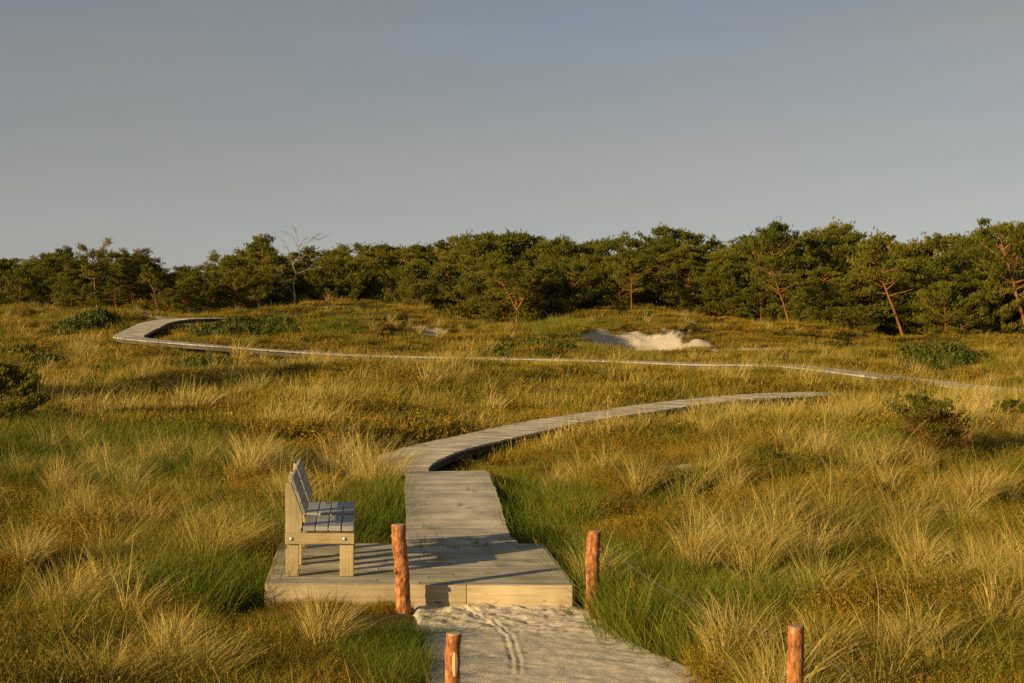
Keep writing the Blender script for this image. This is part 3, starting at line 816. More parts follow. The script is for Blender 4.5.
def join(parts):
    Vs, Qs, Cs, k = [], [], [], 0
    for v, q, c in parts:
        Vs.append(v); Qs.append(q + k); Cs.append(c); k += len(v)
    return np.concatenate(Vs), np.concatenate(Qs), np.concatenate(Cs)

def sprigs(nst, r0, h, leaf, seed, nl=9, spread=0.5, seedhead=True):
    """low woody heath: short stems carrying small leaf faces, some with upright seed heads"""
    g = np.random.default_rng(seed)
    rad = r0 * np.sqrt(g.random(nst)); ph = g.random(nst) * 2 * math.pi
    base = np.stack([rad * np.cos(ph), rad * np.sin(ph), np.zeros(nst)], -1)
    d = np.stack([g.normal(0, spread, nst), g.normal(0, spread, nst), np.ones(nst)], -1); d /= np.linalg.norm(d, axis=1)[:, None]
    L = h * g.uniform(0.4, 1.1, nst)
    t = g.random((nst, nl)) ** 0.7
    c = base[:, None] + d[:, None] * (L[:, None] * t)[..., None] + g.normal(0, leaf * 0.35, (nst, nl, 3))
    n = nst * nl
    c = c.reshape(n, 3)
    u = g.normal(0, 1, (n, 3)); u[:, 2] = np.abs(u[:, 2]) + 0.6; u /= np.linalg.norm(u, axis=1)[:, None]
    w = g.normal(0, 1, (n, 3)); w = np.cross(u, w); w /= np.linalg.norm(w, axis=1)[:, None]
    s = (leaf * g.uniform(0.5, 1.3, n))[:, None]
    VV = np.stack([c - w * s * 0.28, c + u * s * 0.5 - w * s * .05, c + u * s, c + w * s * 0.28 + u * s * 0.3], 1)
    q = np.arange(n * 4).reshape(n, 4)
    stem_r = g.beta(1.6, 1.9, nst)
    rnd = np.clip(np.repeat(stem_r, nl) * 0.65 + g.random(n) * 0.2 + t.reshape(-1) * 0.2 - 0.02, 0, 1)
    col = np.zeros((n, 4, 3)); col[..., 0] = rnd[:, None]; col[..., 1] = 1
    return VV.reshape(-1, 3), q, col.reshape(-1, 3)

def proto_collection(name, meshes):
    c = bpy.data.collections.new(name)
    for i, m_ in enumerate(meshes):
        c.objects.link(bpy.data.objects.new(name + '_%02d' % i, m_))
    return c

def scatter(name, coll, P, rotz, scl, idx_, tilt=None):
    me_ = bpy.data.meshes.new(name)
    me_.vertices.add(len(P)); me_.vertices.foreach_set('co', P.astype(np.float32).ravel())
    rot = np.zeros((len(P), 3)); rot[:, 2] = rotz
    if tilt is not None: rot[:, :2] = tilt
    a = me_.attributes.new('rot', 'FLOAT_VECTOR', 'POINT'); a.data.foreach_set('vector', rot.astype(np.float32).ravel())
    if scl.ndim == 1: scl = np.repeat(scl[:, None], 3, 1)
    a = me_.attributes.new('scl', 'FLOAT_VECTOR', 'POINT'); a.data.foreach_set('vector', scl.astype(np.float32).ravel())
    a = me_.attributes.new('idx', 'INT', 'POINT'); a.data.foreach_set('value', idx_.astype(np.int32))
    me_.update()
    o_ = bpy.data.objects.new(name, me_); COL.objects.link(o_)
    ng = bpy.data.node_groups.new(name, 'GeometryNodeTree')
    ng.interface.new_socket('Geometry', in_out='INPUT', socket_type='NodeSocketGeometry')
    ng.interface.new_socket('Geometry', in_out='OUTPUT', socket_type='NodeSocketGeometry')
    n = ng.nodes; l = ng.links
    gi, go = n.new('NodeGroupInput'), n.new('NodeGroupOutput')
    ci = n.new('GeometryNodeCollectionInfo'); ci.inputs['Collection'].default_value = coll
    ci.inputs['Separate Children'].default_value = True; ci.inputs['Reset Children'].default_value = True
    ip = n.new('GeometryNodeInstanceOnPoints'); ip.inputs['Pick Instance'].default_value = True
    def na(nm, ty):
        q = n.new('GeometryNodeInputNamedAttribute'); q.data_type = ty; q.inputs['Name'].default_value = nm; return q.outputs['Attribute']
    l.new(gi.outputs[0], ip.inputs['Points']); l.new(ci.outputs[0], ip.inputs['Instance'])
    l.new(na('idx', 'INT'), ip.inputs['Instance Index']); l.new(na('rot', 'FLOAT_VECTOR'), ip.inputs['Rotation']); l.new(na('scl', 'FLOAT_VECTOR'), ip.inputs['Scale'])
    l.new(ip.outputs[0], go.inputs[0])
    md = o_.modifiers.new('scatter', 'NODES'); md.node_group = ng
    tag(o_, kind='stuff')
    return o_

def fan(n, y0, y1, power=1.0, width=0.40, seed=0):
    g = np.random.default_rng(seed)
    u = g.random(n)
    Y = 1.0 / (1 / y0 ** power + u * (1 / y1 ** power - 1 / y0 ** power)) ** (1 / power)
    X = g.uniform(-width, width, n) * (Y + 2)
    return X, Y, g

def in_platform(x, y, pad=0.0):
    m = np.ones(len(x), bool)
    for i in range(4):
        a, b = PF[i], PF[(i + 1) % 4]
        t = (b - a) / np.linalg.norm(b - a)
        m &= (t[0] * (y - a[1]) - t[1] * (x - a[0])) > -pad
    return m

def clear(x, y, pad=0.0, sandlim=0.5):
    """True where plants may stand"""
    d, _ = path_near(x, y)
    ok = (d > BWW / 2 + pad) & ~in_platform(x, y, pad)
    l, r = sand_edges(y)
    ok &= ~((x > l - pad * 0.5) & (x < r + pad * 0.5) & (y < 14.1))
    ok &= sand_mask(x, y) < np.random.default_rng(len(x)).uniform(0.2, 0.95, len(x))
    return ok

def sightline(x, y):
    """False close in front of the low boardwalk and platform, where only low plants grow"""
    ok = ~((y > 12.5) & (y < 14.1) & (x > -2.5) & (x < 0.7))
    ok &= ~((y > 9.0) & (y < 14.1) & (x > -1.35) & (x < 0.9))
    for dy in (0.5, 1.0, 1.6, 2.3, 3.0):
        d, _ = path_near(x, y + dy * sstep(26, 50, y) )
        ok &= d > 0.8
    return ok

def ell(x, y, p, rx, ry):
    return np.sqrt(((x - p[0]) / rx) ** 2 + ((y - p[1]) / ry) ** 2)

# green zones (damp, sheltered) read off the photograph
GREEN = [(gp(60, 450), 2.6, 2.6), (gp(140, 470), 1.8, 2.6), (gp(10, 440), 2.0, 2.5), (gp(205, 600), 0.7, 1.1), (gp(240, 540), 0.5, 1.0), (gp(400, 660), 0.5, 1.2), (gp(420, 630), 0.35, 0.8),
         (gp(540, 520), 0.55, 2.6), (gp(515, 500), 0.35, 2.2), (gp(620, 600), 0.6, 1.0), (gp(590, 575), 0.4, 0.8), (gp(660, 640), 0.7, 0.8), (gp(650, 432), 1.6, 1.6), (gp(720, 430), 1.3, 1.2),
         (gp(580, 328), 3.0, 5.0), (gp(900, 440), 1.2, 1.2), (gp(345, 540), 0.4, 1.5), (gp(385, 520), 0.4, 2.2), (gp(700, 620), 0.8, 0.7), (gp(300, 328), 2.6, 4)]
def green_mask(x, y):
    m = np.zeros(len(x))
    for (p, rx, ry) in GREEN:
        m = np.maximum(m, 1 - sstep(0.6, 1.2, ell(x, y, p, rx, ry) + (fbm(x / 0.8, y / 0.8, 51) - 0.5) * 0.6))
    return m

# ---- low heath mat (near and far grain)
near_h = proto_collection('heath_near', [quads_mesh('heath_patch', *join([sprigs(120, 0.22, h, 0.0135, 100 + i, nl=15), blades(70, 0.22, 0.06, h + 0.12, 0.0034, (0.05, 0.7), 0.8, (0.15, 0.05), seed=150 + i)]), M['heath']) for i, h in enumerate((0.09, 0.13, 0.17, 0.11, 0.21, 0.15))])
far_h = proto_collection('heath_far', [quads_mesh('heath_patch', *join([sprigs(100, 0.5, h, 0.045, 120 + i, nl=11), blades(60, 0.5, 0.1, h + 0.2, 0.012, (0.05, 0.6), 0.7, (0.2, 0.05), seed=160 + i)]), M['heath']) for i, h in enumerate((0.10, 0.15, 0.2, 0.12))])
X, Y, g = fan(26000, 7.5, 34, 1.2, seed=1)
ok = clear(X, Y, 0.10) & (green_mask(X, Y) < 0.75) & (fbm(X / 0.6, Y / 0.6, 61) > 0.44)
X, Y = X[ok], Y[ok]; n = len(X)
sc = (0.25 + 1.5 * fbm(X / 0.8, Y / 0.8, 62)) * g.uniform(0.7, 1.4, n)
sc = np.where(sightline(X, Y), sc, np.minimum(sc, 0.6))
scatter('low_heath', near_h, np.stack([X, Y, H(X, Y) - 0.01], -1), g.random(n) * 6.28, sc, g.integers(0, 6, n))
X, Y, g = fan(26000, 28, 95, 1.2, seed=2)
ok = clear(X, Y, 0.2) & (fbm(X / 1.1, Y / 1.1, 63) > 0.37)
X, Y = X[ok], Y[ok]; n = len(X)
sc = g.uniform(0.6, 1.3, n) * (0.4 + 1.2 * fbm(X / 1.4, Y / 1.4, 68)); sc = np.where(sightline(X, Y), sc, np.minimum(sc, 0.55))
scatter('low_heath', far_h, np.stack([X, Y, H(X, Y) - 0.02], -1), g.random(n) * 6.28, sc, g.integers(0, 4, n))

# ---- short golden grass
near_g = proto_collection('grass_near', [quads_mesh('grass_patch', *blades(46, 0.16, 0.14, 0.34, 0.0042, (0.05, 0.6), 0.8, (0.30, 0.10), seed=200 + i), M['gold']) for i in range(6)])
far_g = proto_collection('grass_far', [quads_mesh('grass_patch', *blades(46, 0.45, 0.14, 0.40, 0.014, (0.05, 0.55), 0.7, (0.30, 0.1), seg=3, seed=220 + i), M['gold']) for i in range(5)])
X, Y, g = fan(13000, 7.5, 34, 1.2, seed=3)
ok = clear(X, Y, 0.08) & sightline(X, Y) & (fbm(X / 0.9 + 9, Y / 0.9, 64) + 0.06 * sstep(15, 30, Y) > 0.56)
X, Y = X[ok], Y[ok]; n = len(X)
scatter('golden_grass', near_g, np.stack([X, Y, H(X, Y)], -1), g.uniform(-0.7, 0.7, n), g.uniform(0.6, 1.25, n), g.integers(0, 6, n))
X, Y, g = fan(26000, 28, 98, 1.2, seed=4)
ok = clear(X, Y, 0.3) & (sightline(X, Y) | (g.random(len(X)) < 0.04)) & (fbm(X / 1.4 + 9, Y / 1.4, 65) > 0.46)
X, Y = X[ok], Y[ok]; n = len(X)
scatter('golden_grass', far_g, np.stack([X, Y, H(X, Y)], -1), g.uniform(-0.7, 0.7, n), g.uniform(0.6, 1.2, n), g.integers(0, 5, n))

# ---- green grass
near_gr = proto_collection('green_near', [quads_mesh('green_patch', *blades(42, 0.16, 0.14, 0.55, 0.005, (0.05, 0.9), 1.2, (0.18, 0.05), seed=300 + i), M['green']) for i in range(6)])
X, Y, g = fan(70000, 7.5, 34, 1.0, seed=5)
gm_ = green_mask(X, Y)
ok = clear(X, Y, 0.05) & (gm_ * 0.7 + 0.04 > g.random(len(X))) & ~((Y > 12.9) & (Y < 14.1) & (X > -2.5) & (X < 0.7))
X, Y = X[ok], Y[ok]; n = len(X)
scatter('green_grass', near_gr, np.stack([X, Y, H(X, Y)], -1), g.random(n) * 6.28, g.uniform(0.45, 1.3, n) * (0.55 + 0.9 * fbm(X / 0.5, Y / 0.5, 69)) * np.where((Y < 14.2) & (X < 0.8) & (X > -1.6), 0.55, 1.0), g.integers(0, 6, n))
far_gr = proto_collection('green_far', [quads_mesh('green_patch', *blades(50, 0.4, 0.2, 0.6, 0.018, (0.05, 0.5), 0.6, (0.15, 0.05), seg=3, seed=320 + i), M['green']) for i in range(4)])
X, Y, g = fan(30000, 34, 98, 1.0, seed=6)
gm_ = green_mask(X, Y)
ok = clear(X, Y, 0.15) & (gm_ * 0.8 + 0.04 > g.random(len(X)))
X, Y = X[ok], Y[ok]; n = len(X)
scatter('green_grass', far_gr, np.stack([X, Y, H(X, Y)], -1), g.random(n) * 6.28, g.uniform(0.6, 1.1, n), g.integers(0, 4, n))

# ---- marram: a field of loose tufts (stuff) and the big single tufts (things)
def tuft(n, r, lo, hi, w, seed, seg=4, wind=(0.42, 0.12), bend=1.0):
    v, q, c = blades(n, r, lo, hi, w, (0.08, 0.65), bend, wind, seg=seg, seed=seed)
    return v, q, c
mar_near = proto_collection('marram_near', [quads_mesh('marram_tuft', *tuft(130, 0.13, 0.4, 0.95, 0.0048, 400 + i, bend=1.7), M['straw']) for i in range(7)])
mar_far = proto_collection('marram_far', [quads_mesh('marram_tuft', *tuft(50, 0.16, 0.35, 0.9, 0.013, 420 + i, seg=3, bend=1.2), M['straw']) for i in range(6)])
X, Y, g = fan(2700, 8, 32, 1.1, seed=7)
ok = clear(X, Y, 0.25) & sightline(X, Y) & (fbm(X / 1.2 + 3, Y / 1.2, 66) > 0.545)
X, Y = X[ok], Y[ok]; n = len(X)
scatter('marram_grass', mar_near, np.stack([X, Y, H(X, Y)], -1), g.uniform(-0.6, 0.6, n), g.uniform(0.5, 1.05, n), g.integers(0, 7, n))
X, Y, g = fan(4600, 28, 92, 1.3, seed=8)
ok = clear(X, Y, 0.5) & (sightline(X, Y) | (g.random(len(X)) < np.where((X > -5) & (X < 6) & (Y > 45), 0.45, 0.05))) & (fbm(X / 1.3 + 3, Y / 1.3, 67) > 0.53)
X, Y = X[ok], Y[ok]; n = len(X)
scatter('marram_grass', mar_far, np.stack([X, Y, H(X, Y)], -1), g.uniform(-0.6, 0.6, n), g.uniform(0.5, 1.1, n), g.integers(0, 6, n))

TUFTS = [  # px, py of the foot, height in px, width factor, label
    (322, 652, 58, 1.35, 'huge straw-coloured marram tuft filling the ground in front of the platform'),
    (212, 572, 62, 1.2, 'tall pale marram tuft left of the platform corner'),
    (105, 610, 56, 1.1, 'broad tan marram tuft low in the left foreground'),
    (338, 482, 44, 1.2, 'pale windswept marram tuft behind the bench backs'),
    ((-2.02, 22.6), 486, 62, 1.3, 'dense pale marram tuft between the bench backs and the boardwalk bend'),
    ((-1.80, 21.9), 486, 58, 1.0, 'slim pale marram tuft beside the left edge of the first boardwalk stretch'),
    (250, 478, 50, 1.1, 'thick straw marram tuft on the rise left of the benches'),
    (60, 500, 46, 0.9, 'pale marram tuft rising out of the green grass at the left'),
    (25, 575, 52, 1.1, 'tan marram tuft at the left picture edge'),
    (640, 498, 46, 0.8, 'upright straw marram tuft right of the first boardwalk stretch'),
    (735, 668, 70, 1.3, 'long bent marram tuft just left of the right front post'),
    (822, 672, 62, 1.2, 'golden marram tuft bowing right behind the right front post'),
    (920, 575, 46, 1.2, 'wide straw marram tuft halfway up the right slope'),
    (1000, 640, 60, 1.2, 'large straw marram tuft at the right picture edge'),
    (905, 670, 50, 1.0, 'golden marram tuft near the bottom right corner'),
    (850, 425, 38, 1.0, 'pale marram tuft beside the end of the near boardwalk curve'),
    (976, 510, 40, 0.9, 'pale marram tuft below the scraggly bush on the right'),
    (590, 590, 40, 0.8, 'green-gold marram tuft behind the post right of the platform'),
    (170, 660, 48, 1.0, 'tan marram tuft at the bottom left of the photograph'),
    (700, 430, 36, 0.9, 'golden marram tuft under the near boardwalk curve'),
    (430, 392, 34, 1.0, 'pale marram tuft on the dune above the near boardwalk curve'),
    (240, 362, 24, 1.2, 'pale marram tuft on the slope below the far boardwalk bend'),
    (620, 366, 26, 1.0, 'pale marram tuft overlapping the far boardwalk right of the middle'),
]
for i, (px, py, hp, wf_, lab) in enumerate(TUFTS):
    p = gp(px, py) if not isinstance(px, tuple) else np.array([px[0], px[1], gz(*px)])
    d_, _z = path_near(np.array([p[0]]), np.array([p[1]]))
    sc_ = hp * p[1] / F
    far_ = p[1] > 30
    nb = 420 if not far_ else 130
    v, q, c = tuft(int(nb * wf_), 0.22 * wf_, 0.7, 1.5, (0.0055 if not far_ else 0.016) / max(sc_, .3) , 500 + i, wind=(0.35 + 0.3 * random.random(), 0.1), bend=1.35)
    me_ = quads_mesh('marram_tuft', v * sc_, q, c, M['straw'])
    o_ = bpy.data.objects.new('marram_tuft', me_); o_.location = p; COL.objects.link(o_)
    tag(o_, lab, 'grass tuft', 'single marram tufts')

# small weeds in the deck gaps and on the sand
weed = proto_collection('weed', [quads_mesh('weed', *blades(10, 0.03, 0.04, 0.16, 0.0035, (0.1, 0.9), 0.9, (0.1, 0), seed=600 + i), M['green']) for i in range(4)])
WP = [(500, 566), (487, 574), (440, 560), (520, 580), (455, 548), (470, 548), (418, 546), (530, 562), (428, 528), (436, 520), (460, 505), (470, 490), (445, 540), (480, 545), (415, 541), (425, 542), (432, 543), (477, 543), (505, 543), (500, 541)]
P = []
for (px, py) in WP:
    d = ray(px, py)
    zt = PTOP if py >= 544 else 0.2
    Yq = (zt - CAMZ) / d[2]
    if py < 544:
        k = np.argmin(abs(BWC[:60, 1] - Yq)); Yq = (BWC[k, 2] - CAMZ) / d[2]; zt = BWC[k, 2]
    P.append((d[0] * Yq, Yq, zt))
for (px, py) in ((455, 606), (480, 607), (540, 612), (560, 613), (447, 622), (487, 640), (430, 617), (512, 671), (520, 655), (690, 672), (640, 655), (660, 668), (600, 628), (620, 640)):
    d = ray(px, py); Yq = (0.0 - CAMZ) / d[2]; P.append((d[0] * Yq, Yq, 0.0))
for q in np.linspace(9.5, 13.8, 26):
    le, re_ = sand_edges(np.array([q]))
    P.append((le[0] + rng.uniform(-0.02, 0.16), q, -0.005)); P.append((re_[0] - rng.uniform(-0.02, 0.22), q, -0.005))
P = np.repeat(np.array(P), 3, 0); P[:, :2] += rng.normal(0, 0.03, (len(P), 2))
scatter('weeds', weed, P, rng.random(len(P)) * 6.28, rng.uniform(0.5, 1.3, len(P)), rng.integers(0, 4, len(P)))

# ------------------------------------------------------------------ low green shrub patches and bushes
def shrub_patch(px, py, wpx, dep, h, label, name='creeping_shrub'):
    p = gp(px, py)
    rx = wpx / 2 * p[1] / F
    g = np.random.default_rng(int(px * 7 + py))
    n = int(2600 * min(1.6, max(0.5, rx * dep / 4)))
    a = g.random(n) * 6.28; r = np.sqrt(g.random(n))
    x = r * np.cos(a) * rx; y = r * np.sin(a) * dep
    lump = fbm((x + p[0]) / 0.7, (y + p[1]) / 0.7, 71)
    keep = r + (lump - 0.5) * 0.9 < 0.95
    x, y, lump, r = x[keep], y[keep], lump[keep], r[keep]; n = len(x)
    z = H(x + p[0], y + p[1]) - p[2] + h * (0.3 + 1.2 * lump) * (1 - r ** 3) * np.sqrt(g.random(n))
    c = np.stack([x, y, z], -1)
    k = 3
    c = np.repeat(c, k, 0) + g.normal(0, 0.05, (n * k, 3)); n *= k
    u = g.normal(0, 0.7, (n, 3)); u[:, 2] = np.abs(u[:, 2]) + 0.5; u /= np.linalg.norm(u, axis=1)[:, None]
    w = np.cross(u, g.normal(0, 1, (n, 3))); w /= np.linalg.norm(w, axis=1)[:, None]
    s = (0.0018 * p[1] * g.uniform(0.7, 1.5, n))[:, None]
    VV = np.stack([c - w * s * .4, c + u * s * .8 - w * s * .1, c + u * s * 1.5, c + w * s * .4 + u * s * .4], 1)
    col_ = np.zeros((n, 4, 3)); col_[..., 0] = g.random(n)[:, None]; col_[..., 1] = 1
    me_ = quads_mesh(name, VV.reshape(-1, 3), np.arange(n * 4).reshape(n, 4), col_.reshape(-1, 3), M['shrub'])
    o_ = bpy.data.objects.new(name, me_); o_.location = p; COL.objects.link(o_)
    tag(o_, label, 'shrub', 'low green shrub patches')
shrub_patch(945, 357, 84, 3.0, 0.32, 'large dark green shrub mound below the wood on the right')
shrub_patch(205, 374, 70, 1.8, 0.30, 'green shrub patch on the slope under the far boardwalk at left')
shrub_patch(45, 368, 46, 1.3, 0.25, 'small green shrub patch right above the dark bush at left')
shrub_patch(14, 359, 50, 1.5, 0.25, 'dark green shrub patch at the left picture edge below the wood')
shrub_patch(82, 326, 56, 3.2, 0.25, 'dark low shrub patch left of the far boardwalk bend')
shrub_patch(258, 331, 84, 4.0, 0.22, 'long dark green shrub bank right of the far boardwalk bend')
shrub_patch(212, 338, 40, 2.4, 0.2, 'small green shrub patch beside the inner edge of the far boardwalk bend')
shrub_patch(548, 348, 64, 4.5, 0.13, 'green shrub streak running down the dune left of the sand hollow')
shrub_patch(500, 355, 50, 2.0, 0.13, 'thin green shrub fringe just above the middle of the far boardwalk')
shrub_patch(800, 470, 120, 0.8, 0.15, 'dark flat shrub mat on the right slope below the near boardwalk')
shrub_patch(690, 490, 70, 0.6, 0.12, 'small flat shrub mat near the middle of the right slope')

# ------------------------------------------------------------------ pines
def shoots_mesh(name, base, dirs, L, nb, wid, mat, seed, flare=0.33, rnd=None):
    """each shoot: nb needle faces flaring round its axis"""
    g = np.random.default_rng(seed); n = len(base)
    d = dirs / np.linalg.norm(dirs, axis=1)[:, None]
    ref = g.normal(0, 1, (n, 3)); a = np.cross(d, ref); a /= np.linalg.norm(a, axis=1)[:, None]; b = np.cross(d, a)
    ph = g.random((n, nb)) * 6.28; s = g.random((n, nb)) * 0.5
    rad = a[:, None] * np.cos(ph)[..., None] + b[:, None] * np.sin(ph)[..., None]
    Lx = (L[:, None] * g.uniform(0.55, 1.0, (n, nb)))[..., None]
    p0 = base[:, None] + d[:, None] * (s * L[:, None] * 0.9)[..., None]
    dir_ = d[:, None] + rad * flare * g.uniform(0.5, 1.5, (n, nb))[..., None]
    p1 = p0 + dir_ * Lx * 0.6
    sd = np.cross(dir_, g.normal(0, 1, (n, nb, 3))); sd /= np.linalg.norm(sd, axis=2)[..., None] + 1e-9
    w = wid * g.uniform(0.7, 1.3, (n, nb))[..., None] / 2
    mid = p0 * 0.45 + p1 * 0.55
    VV = np.stack([p0, mid - sd * w, p1, mid + sd * w], 2)
    m = n * nb
    if rnd is None: rnd = g.beta(2, 2, n)
    col_ = np.zeros((n, nb, 4, 3)); col_[..., 0] = np.clip(rnd[:, None, None] * 0.8 + 0.2 * g.random((n, nb))[..., None], 0, 1); col_[..., 1] = 1
    return quads_mesh(name, VV.reshape(-1, 3), np.arange(m * 4).reshape(m, 4), col_.reshape(-1, 3), mat)

def pine_meshes(seed, Ht=6.0, crown0=0.25, spread=1.7, lean=0.1, trunkr=0.11, limbs=20, fork=False, shoots=1500, flat=False, bend=0.25, leanaz=None, fine=1.0, bare=0.0):
    g = np.random.default_rng(seed)
    tr_ = MB(); bases, dirs = [], []
    la = g.random() * 6.28 if leanaz is None else leanaz
    def stem(p0, hgt, lean_, az, r0, npt=9, bnd=bend):
        t = np.linspace(0, 1, npt)
        w1 = g.normal(0, bnd * 0.35, 2)
        x = p0[0] + hgt * (lean_ * t * math.cos(az)) + w1[0] * np.sin(t * 3.1) + g.normal(0, 0.03, npt) * t
        y = p0[1] + hgt * (lean_ * t * math.sin(az)) + w1[1] * np.sin(t * 3.1) + g.normal(0, 0.03, npt) * t
        z = p0[2] + hgt * t
        P_ = np.stack([x, y, z], -1); P_[0] = p0
        tr_.tube(P_, r0 * (1 - 0.85 * t) + 0.012, n=7, col=(g.random(), 0, 0))
        return P_
    stems = []
    if fork:
        fz = Ht * fork
        P0 = stem(np.array([0, 0, -0.15]), fz + 0.15, lean, la, trunkr, npt=5)
        for k in range(3):
            az = la + k * 2.1 + g.normal(0, 0.3)
            stems.append((stem(P0[-1], (Ht - fz) * g.uniform(0.75, 1.0), 0.55, az, trunkr * 0.62), 0.15))
    else:
        stems.append((stem(np.array([0, 0, -0.15]), Ht + 0.15, lean, la, trunkr), crown0))
    for (P_, c0) in stems:
        nl = max(6, int(limbs / len(stems)))
        for i in range(nl):
            f = c0 + (0.97 - c0) * (i + g.random()) / nl
            k = f * (len(P_) - 1); i0 = int(min(k, len(P_) - 2)); p = P_[i0] + (P_[i0 + 1] - P_[i0]) * (k - i0)
            rel = (f - c0) / (1 - c0)
            prof = (0.55 + 0.75 * math.sin(math.pi * min(1, 0.22 + rel * 0.7))) * (1 - 0.55 * rel ** 3.0)
            if flat: prof = 0.5 + 0.9 * rel * (1 - 0.35 * rel)
            Lb = spread * prof * g.uniform(0.65, 1.15) / (1.0 if len(stems) == 1 else 1.35)
            az = i * 2.4 + g.normal(0, 0.5)
            el = g.uniform(-0.05, 0.4) + 0.45 * rel
            npt = 6; t = np.linspace(0, 1, npt)
            hd = np.array([math.cos(az), math.sin(az)])
            bx_ = p[0] + hd[0] * Lb * t * math.cos(el); by_ = p[1] + hd[1] * Lb * t * math.cos(el)
            bz_ = p[2] + Lb * (math.sin(el) * t + 0.16 * t ** 2 * g.uniform(-0.5, 1.6))
            B = np.stack([bx_, by_, bz_], -1) + g.normal(0, 0.035 * Lb, (npt, 3)) * t[:, None]
            tr_.tube(B, 0.035 * (1 - 0.8 * t) * (0.6 + trunkr * 5) * min(1.2, 0.5 + Lb / 2) + 0.006, n=5, col=(g.random(), 0, 0), cap=False)
            if g.random() < bare: continue
            ns = max(3, int(Lb * 4.2))
            for s in range(ns):
                tt = g.uniform(0.35, 1.0); kk = tt * (npt - 1); j = int(min(kk, npt - 2)); q = B[j] + (B[j + 1] - B[j]) * (kk - j)
                sa = az + g.choice([-1, 1]) * g.uniform(0.4, 1.3); sl = Lb * g.uniform(0.16, 0.38) * (1.25 - 0.6 * tt)
                e = q + np.array([math.cos(sa) * sl, math.sin(sa) * sl, sl * g.uniform(-0.05, 0.5)])
                tr_.tube(np.stack([q, (q + e) / 2 + g.normal(0, 0.02, 3), e]), [0.014, 0.01, 0.005], n=4, cap=False)
                kq = max(3, int(shoots / (nl * len(stems) * ns) * g.uniform(0.6, 1.4)))
                u = g.random(kq)[:, None] ** 0.6
                c = q + (e - q) * u + g.normal(0, 1, (kq, 3)) * np.array([0.15, 0.15, 0.075]) * (0.7 + 0.3 * Lb)
                bases.append(c)
                out_ = np.concatenate([np.tile((e - p)[:2] / (np.linalg.norm((e - p)[:2]) + 1e-6), (kq, 1)) * 0.45, np.full((kq, 1), 1.15)], 1)
                dirs.append(out_ + g.normal(0, 0.35, (kq, 3)))
        # leader
        kq = int(shoots * 0.025) + 3
        bases.append(P_[-1] + g.normal(0, 1, (kq, 3)) * np.array([0.16, 0.16, 0.20])); dirs.append(np.array([0, 0, 1.0]) + g.normal(0, 0.3, (kq, 3)))
    B_ = np.concatenate(bases); D_ = np.concatenate(dirs)
    ln = g.uniform(0.22, 0.46, len(B_)) * fine
    lump = fbm(B_[:, 0] * 1.2 + seed, B_[:, 2] * 1.2 + B_[:, 1], seed, 2)
    cm = shoots_mesh('crown', B_, D_, ln, 8, 0.034 * fine, M['needle'], seed, rnd=np.clip(lump * 0.9 + g.normal(0, 0.15, len(B_)), 0, 1))
    tm = tr_.mesh('trunk', M['bark'], smooth=True)
    return tm, cm

def plant_tree(name, meshes, loc, rz, s, label, cat='tree', group=None):
    root = empty(name, loc, rz); root.scale = (s[0], s[0], s[1])
    tag(root, label, cat, group)
    for nm, m_ in zip(('trunk', 'crown'), meshes):
        c = bpy.data.objects.new(nm, m_); COL.objects.link(c); c.parent = root
    return root

KINDS = [pine_meshes(11, crown0=0.05, limbs=32, spread=1.8, shoots=3300, trunkr=0.08), pine_meshes(12, crown0=0.03, spread=2.0, lean=0.05, limbs=36, shoots=3800, trunkr=0.08), pine_meshes(13, crown0=0.10, spread=1.7, lean=0.28, limbs=26, shoots=2500, trunkr=0.10, bare=0.2, bend=0.6),
         pine_meshes(14, crown0=0.02, spread=2.1, limbs=36, lean=0.08, shoots=3900, trunkr=0.08), pine_meshes(15, crown0=0.06, spread=1.8, lean=0.12, limbs=30, shoots=3200, trunkr=0.08), pine_meshes(16, crown0=0.14, spread=1.8, lean=0.2, limbs=24, shoots=2500, trunkr=0.10, bare=0.2, bend=0.6),
         pine_meshes(17, crown0=0.02, spread=1.6, lean=0.03, limbs=34, shoots=3300, trunkr=0.08), pine_meshes(18, crown0=0.03, spread=1.9, limbs=34, shoots=3600, lean=0.2, trunkr=0.08)]

EDGE = [(-260, 90), (-60, 90), (40, 90), (120, 84), (180, 86), (300, 95), (400, 94), (515, 86), (600, 88), (640, 88), (760, 86), (880, 83), (960, 81), (1040, 83), (1280, 83)]
TOPS = [(-260, 262), (-20, 268), (30, 258), (66, 253), (88, 262), (112, 254), (142, 254), (168, 268), (185, 264), (203, 272), (232, 252), (265, 241), (290, 252), (330, 252), (362, 246), (400, 241), (445, 238), (500, 234),
        (560, 238), (600, 246), (625, 238), (660, 231), (700, 232), (735, 236), (768, 224), (800, 232), (850, 224), (900, 230), (955, 224), (990, 232), (1024, 220), (1280, 215)]
ex_, ey_ = np.array(EDGE).T; tx_, ty_ = np.array(TOPS).T
gt = np.random.default_rng(77)
trees = []
for row, (dy, step, k) in enumerate(((0.8, 27, 0.64), (3.0, 26, 0.80), (6.0, 25, 0.91), (9.5, 25, 0.99), (14, 27, 1.03))):
    px = -85.0 + row * 7
    while px < 1105:
        pxx = px + gt.normal(0, 6)
        Yt = np.interp(pxx, ex_, ey_) + dy + gt.normal(0, 0.9)
        x = (pxx - 512) / F * Yt
        zb = gz(x, Yt)
        ytop = np.interp(pxx, tx_, ty_)
        ztop = CAMZ + (HORIZ - ytop) * Yt / F
        hgt = max(1.6, (ztop - zb)) * k * (gt.uniform(0.82, 1.05) if row > 2 else gt.uniform(0.65, 1.08))
        trees.append((x, Yt, zb, hgt * (0.95 - 0.045 * float(sstep(650, 800, pxx))), row))
        px += (0.9 if px > 470 else 0.72) * step * gt.uniform(0.75, 1.25)
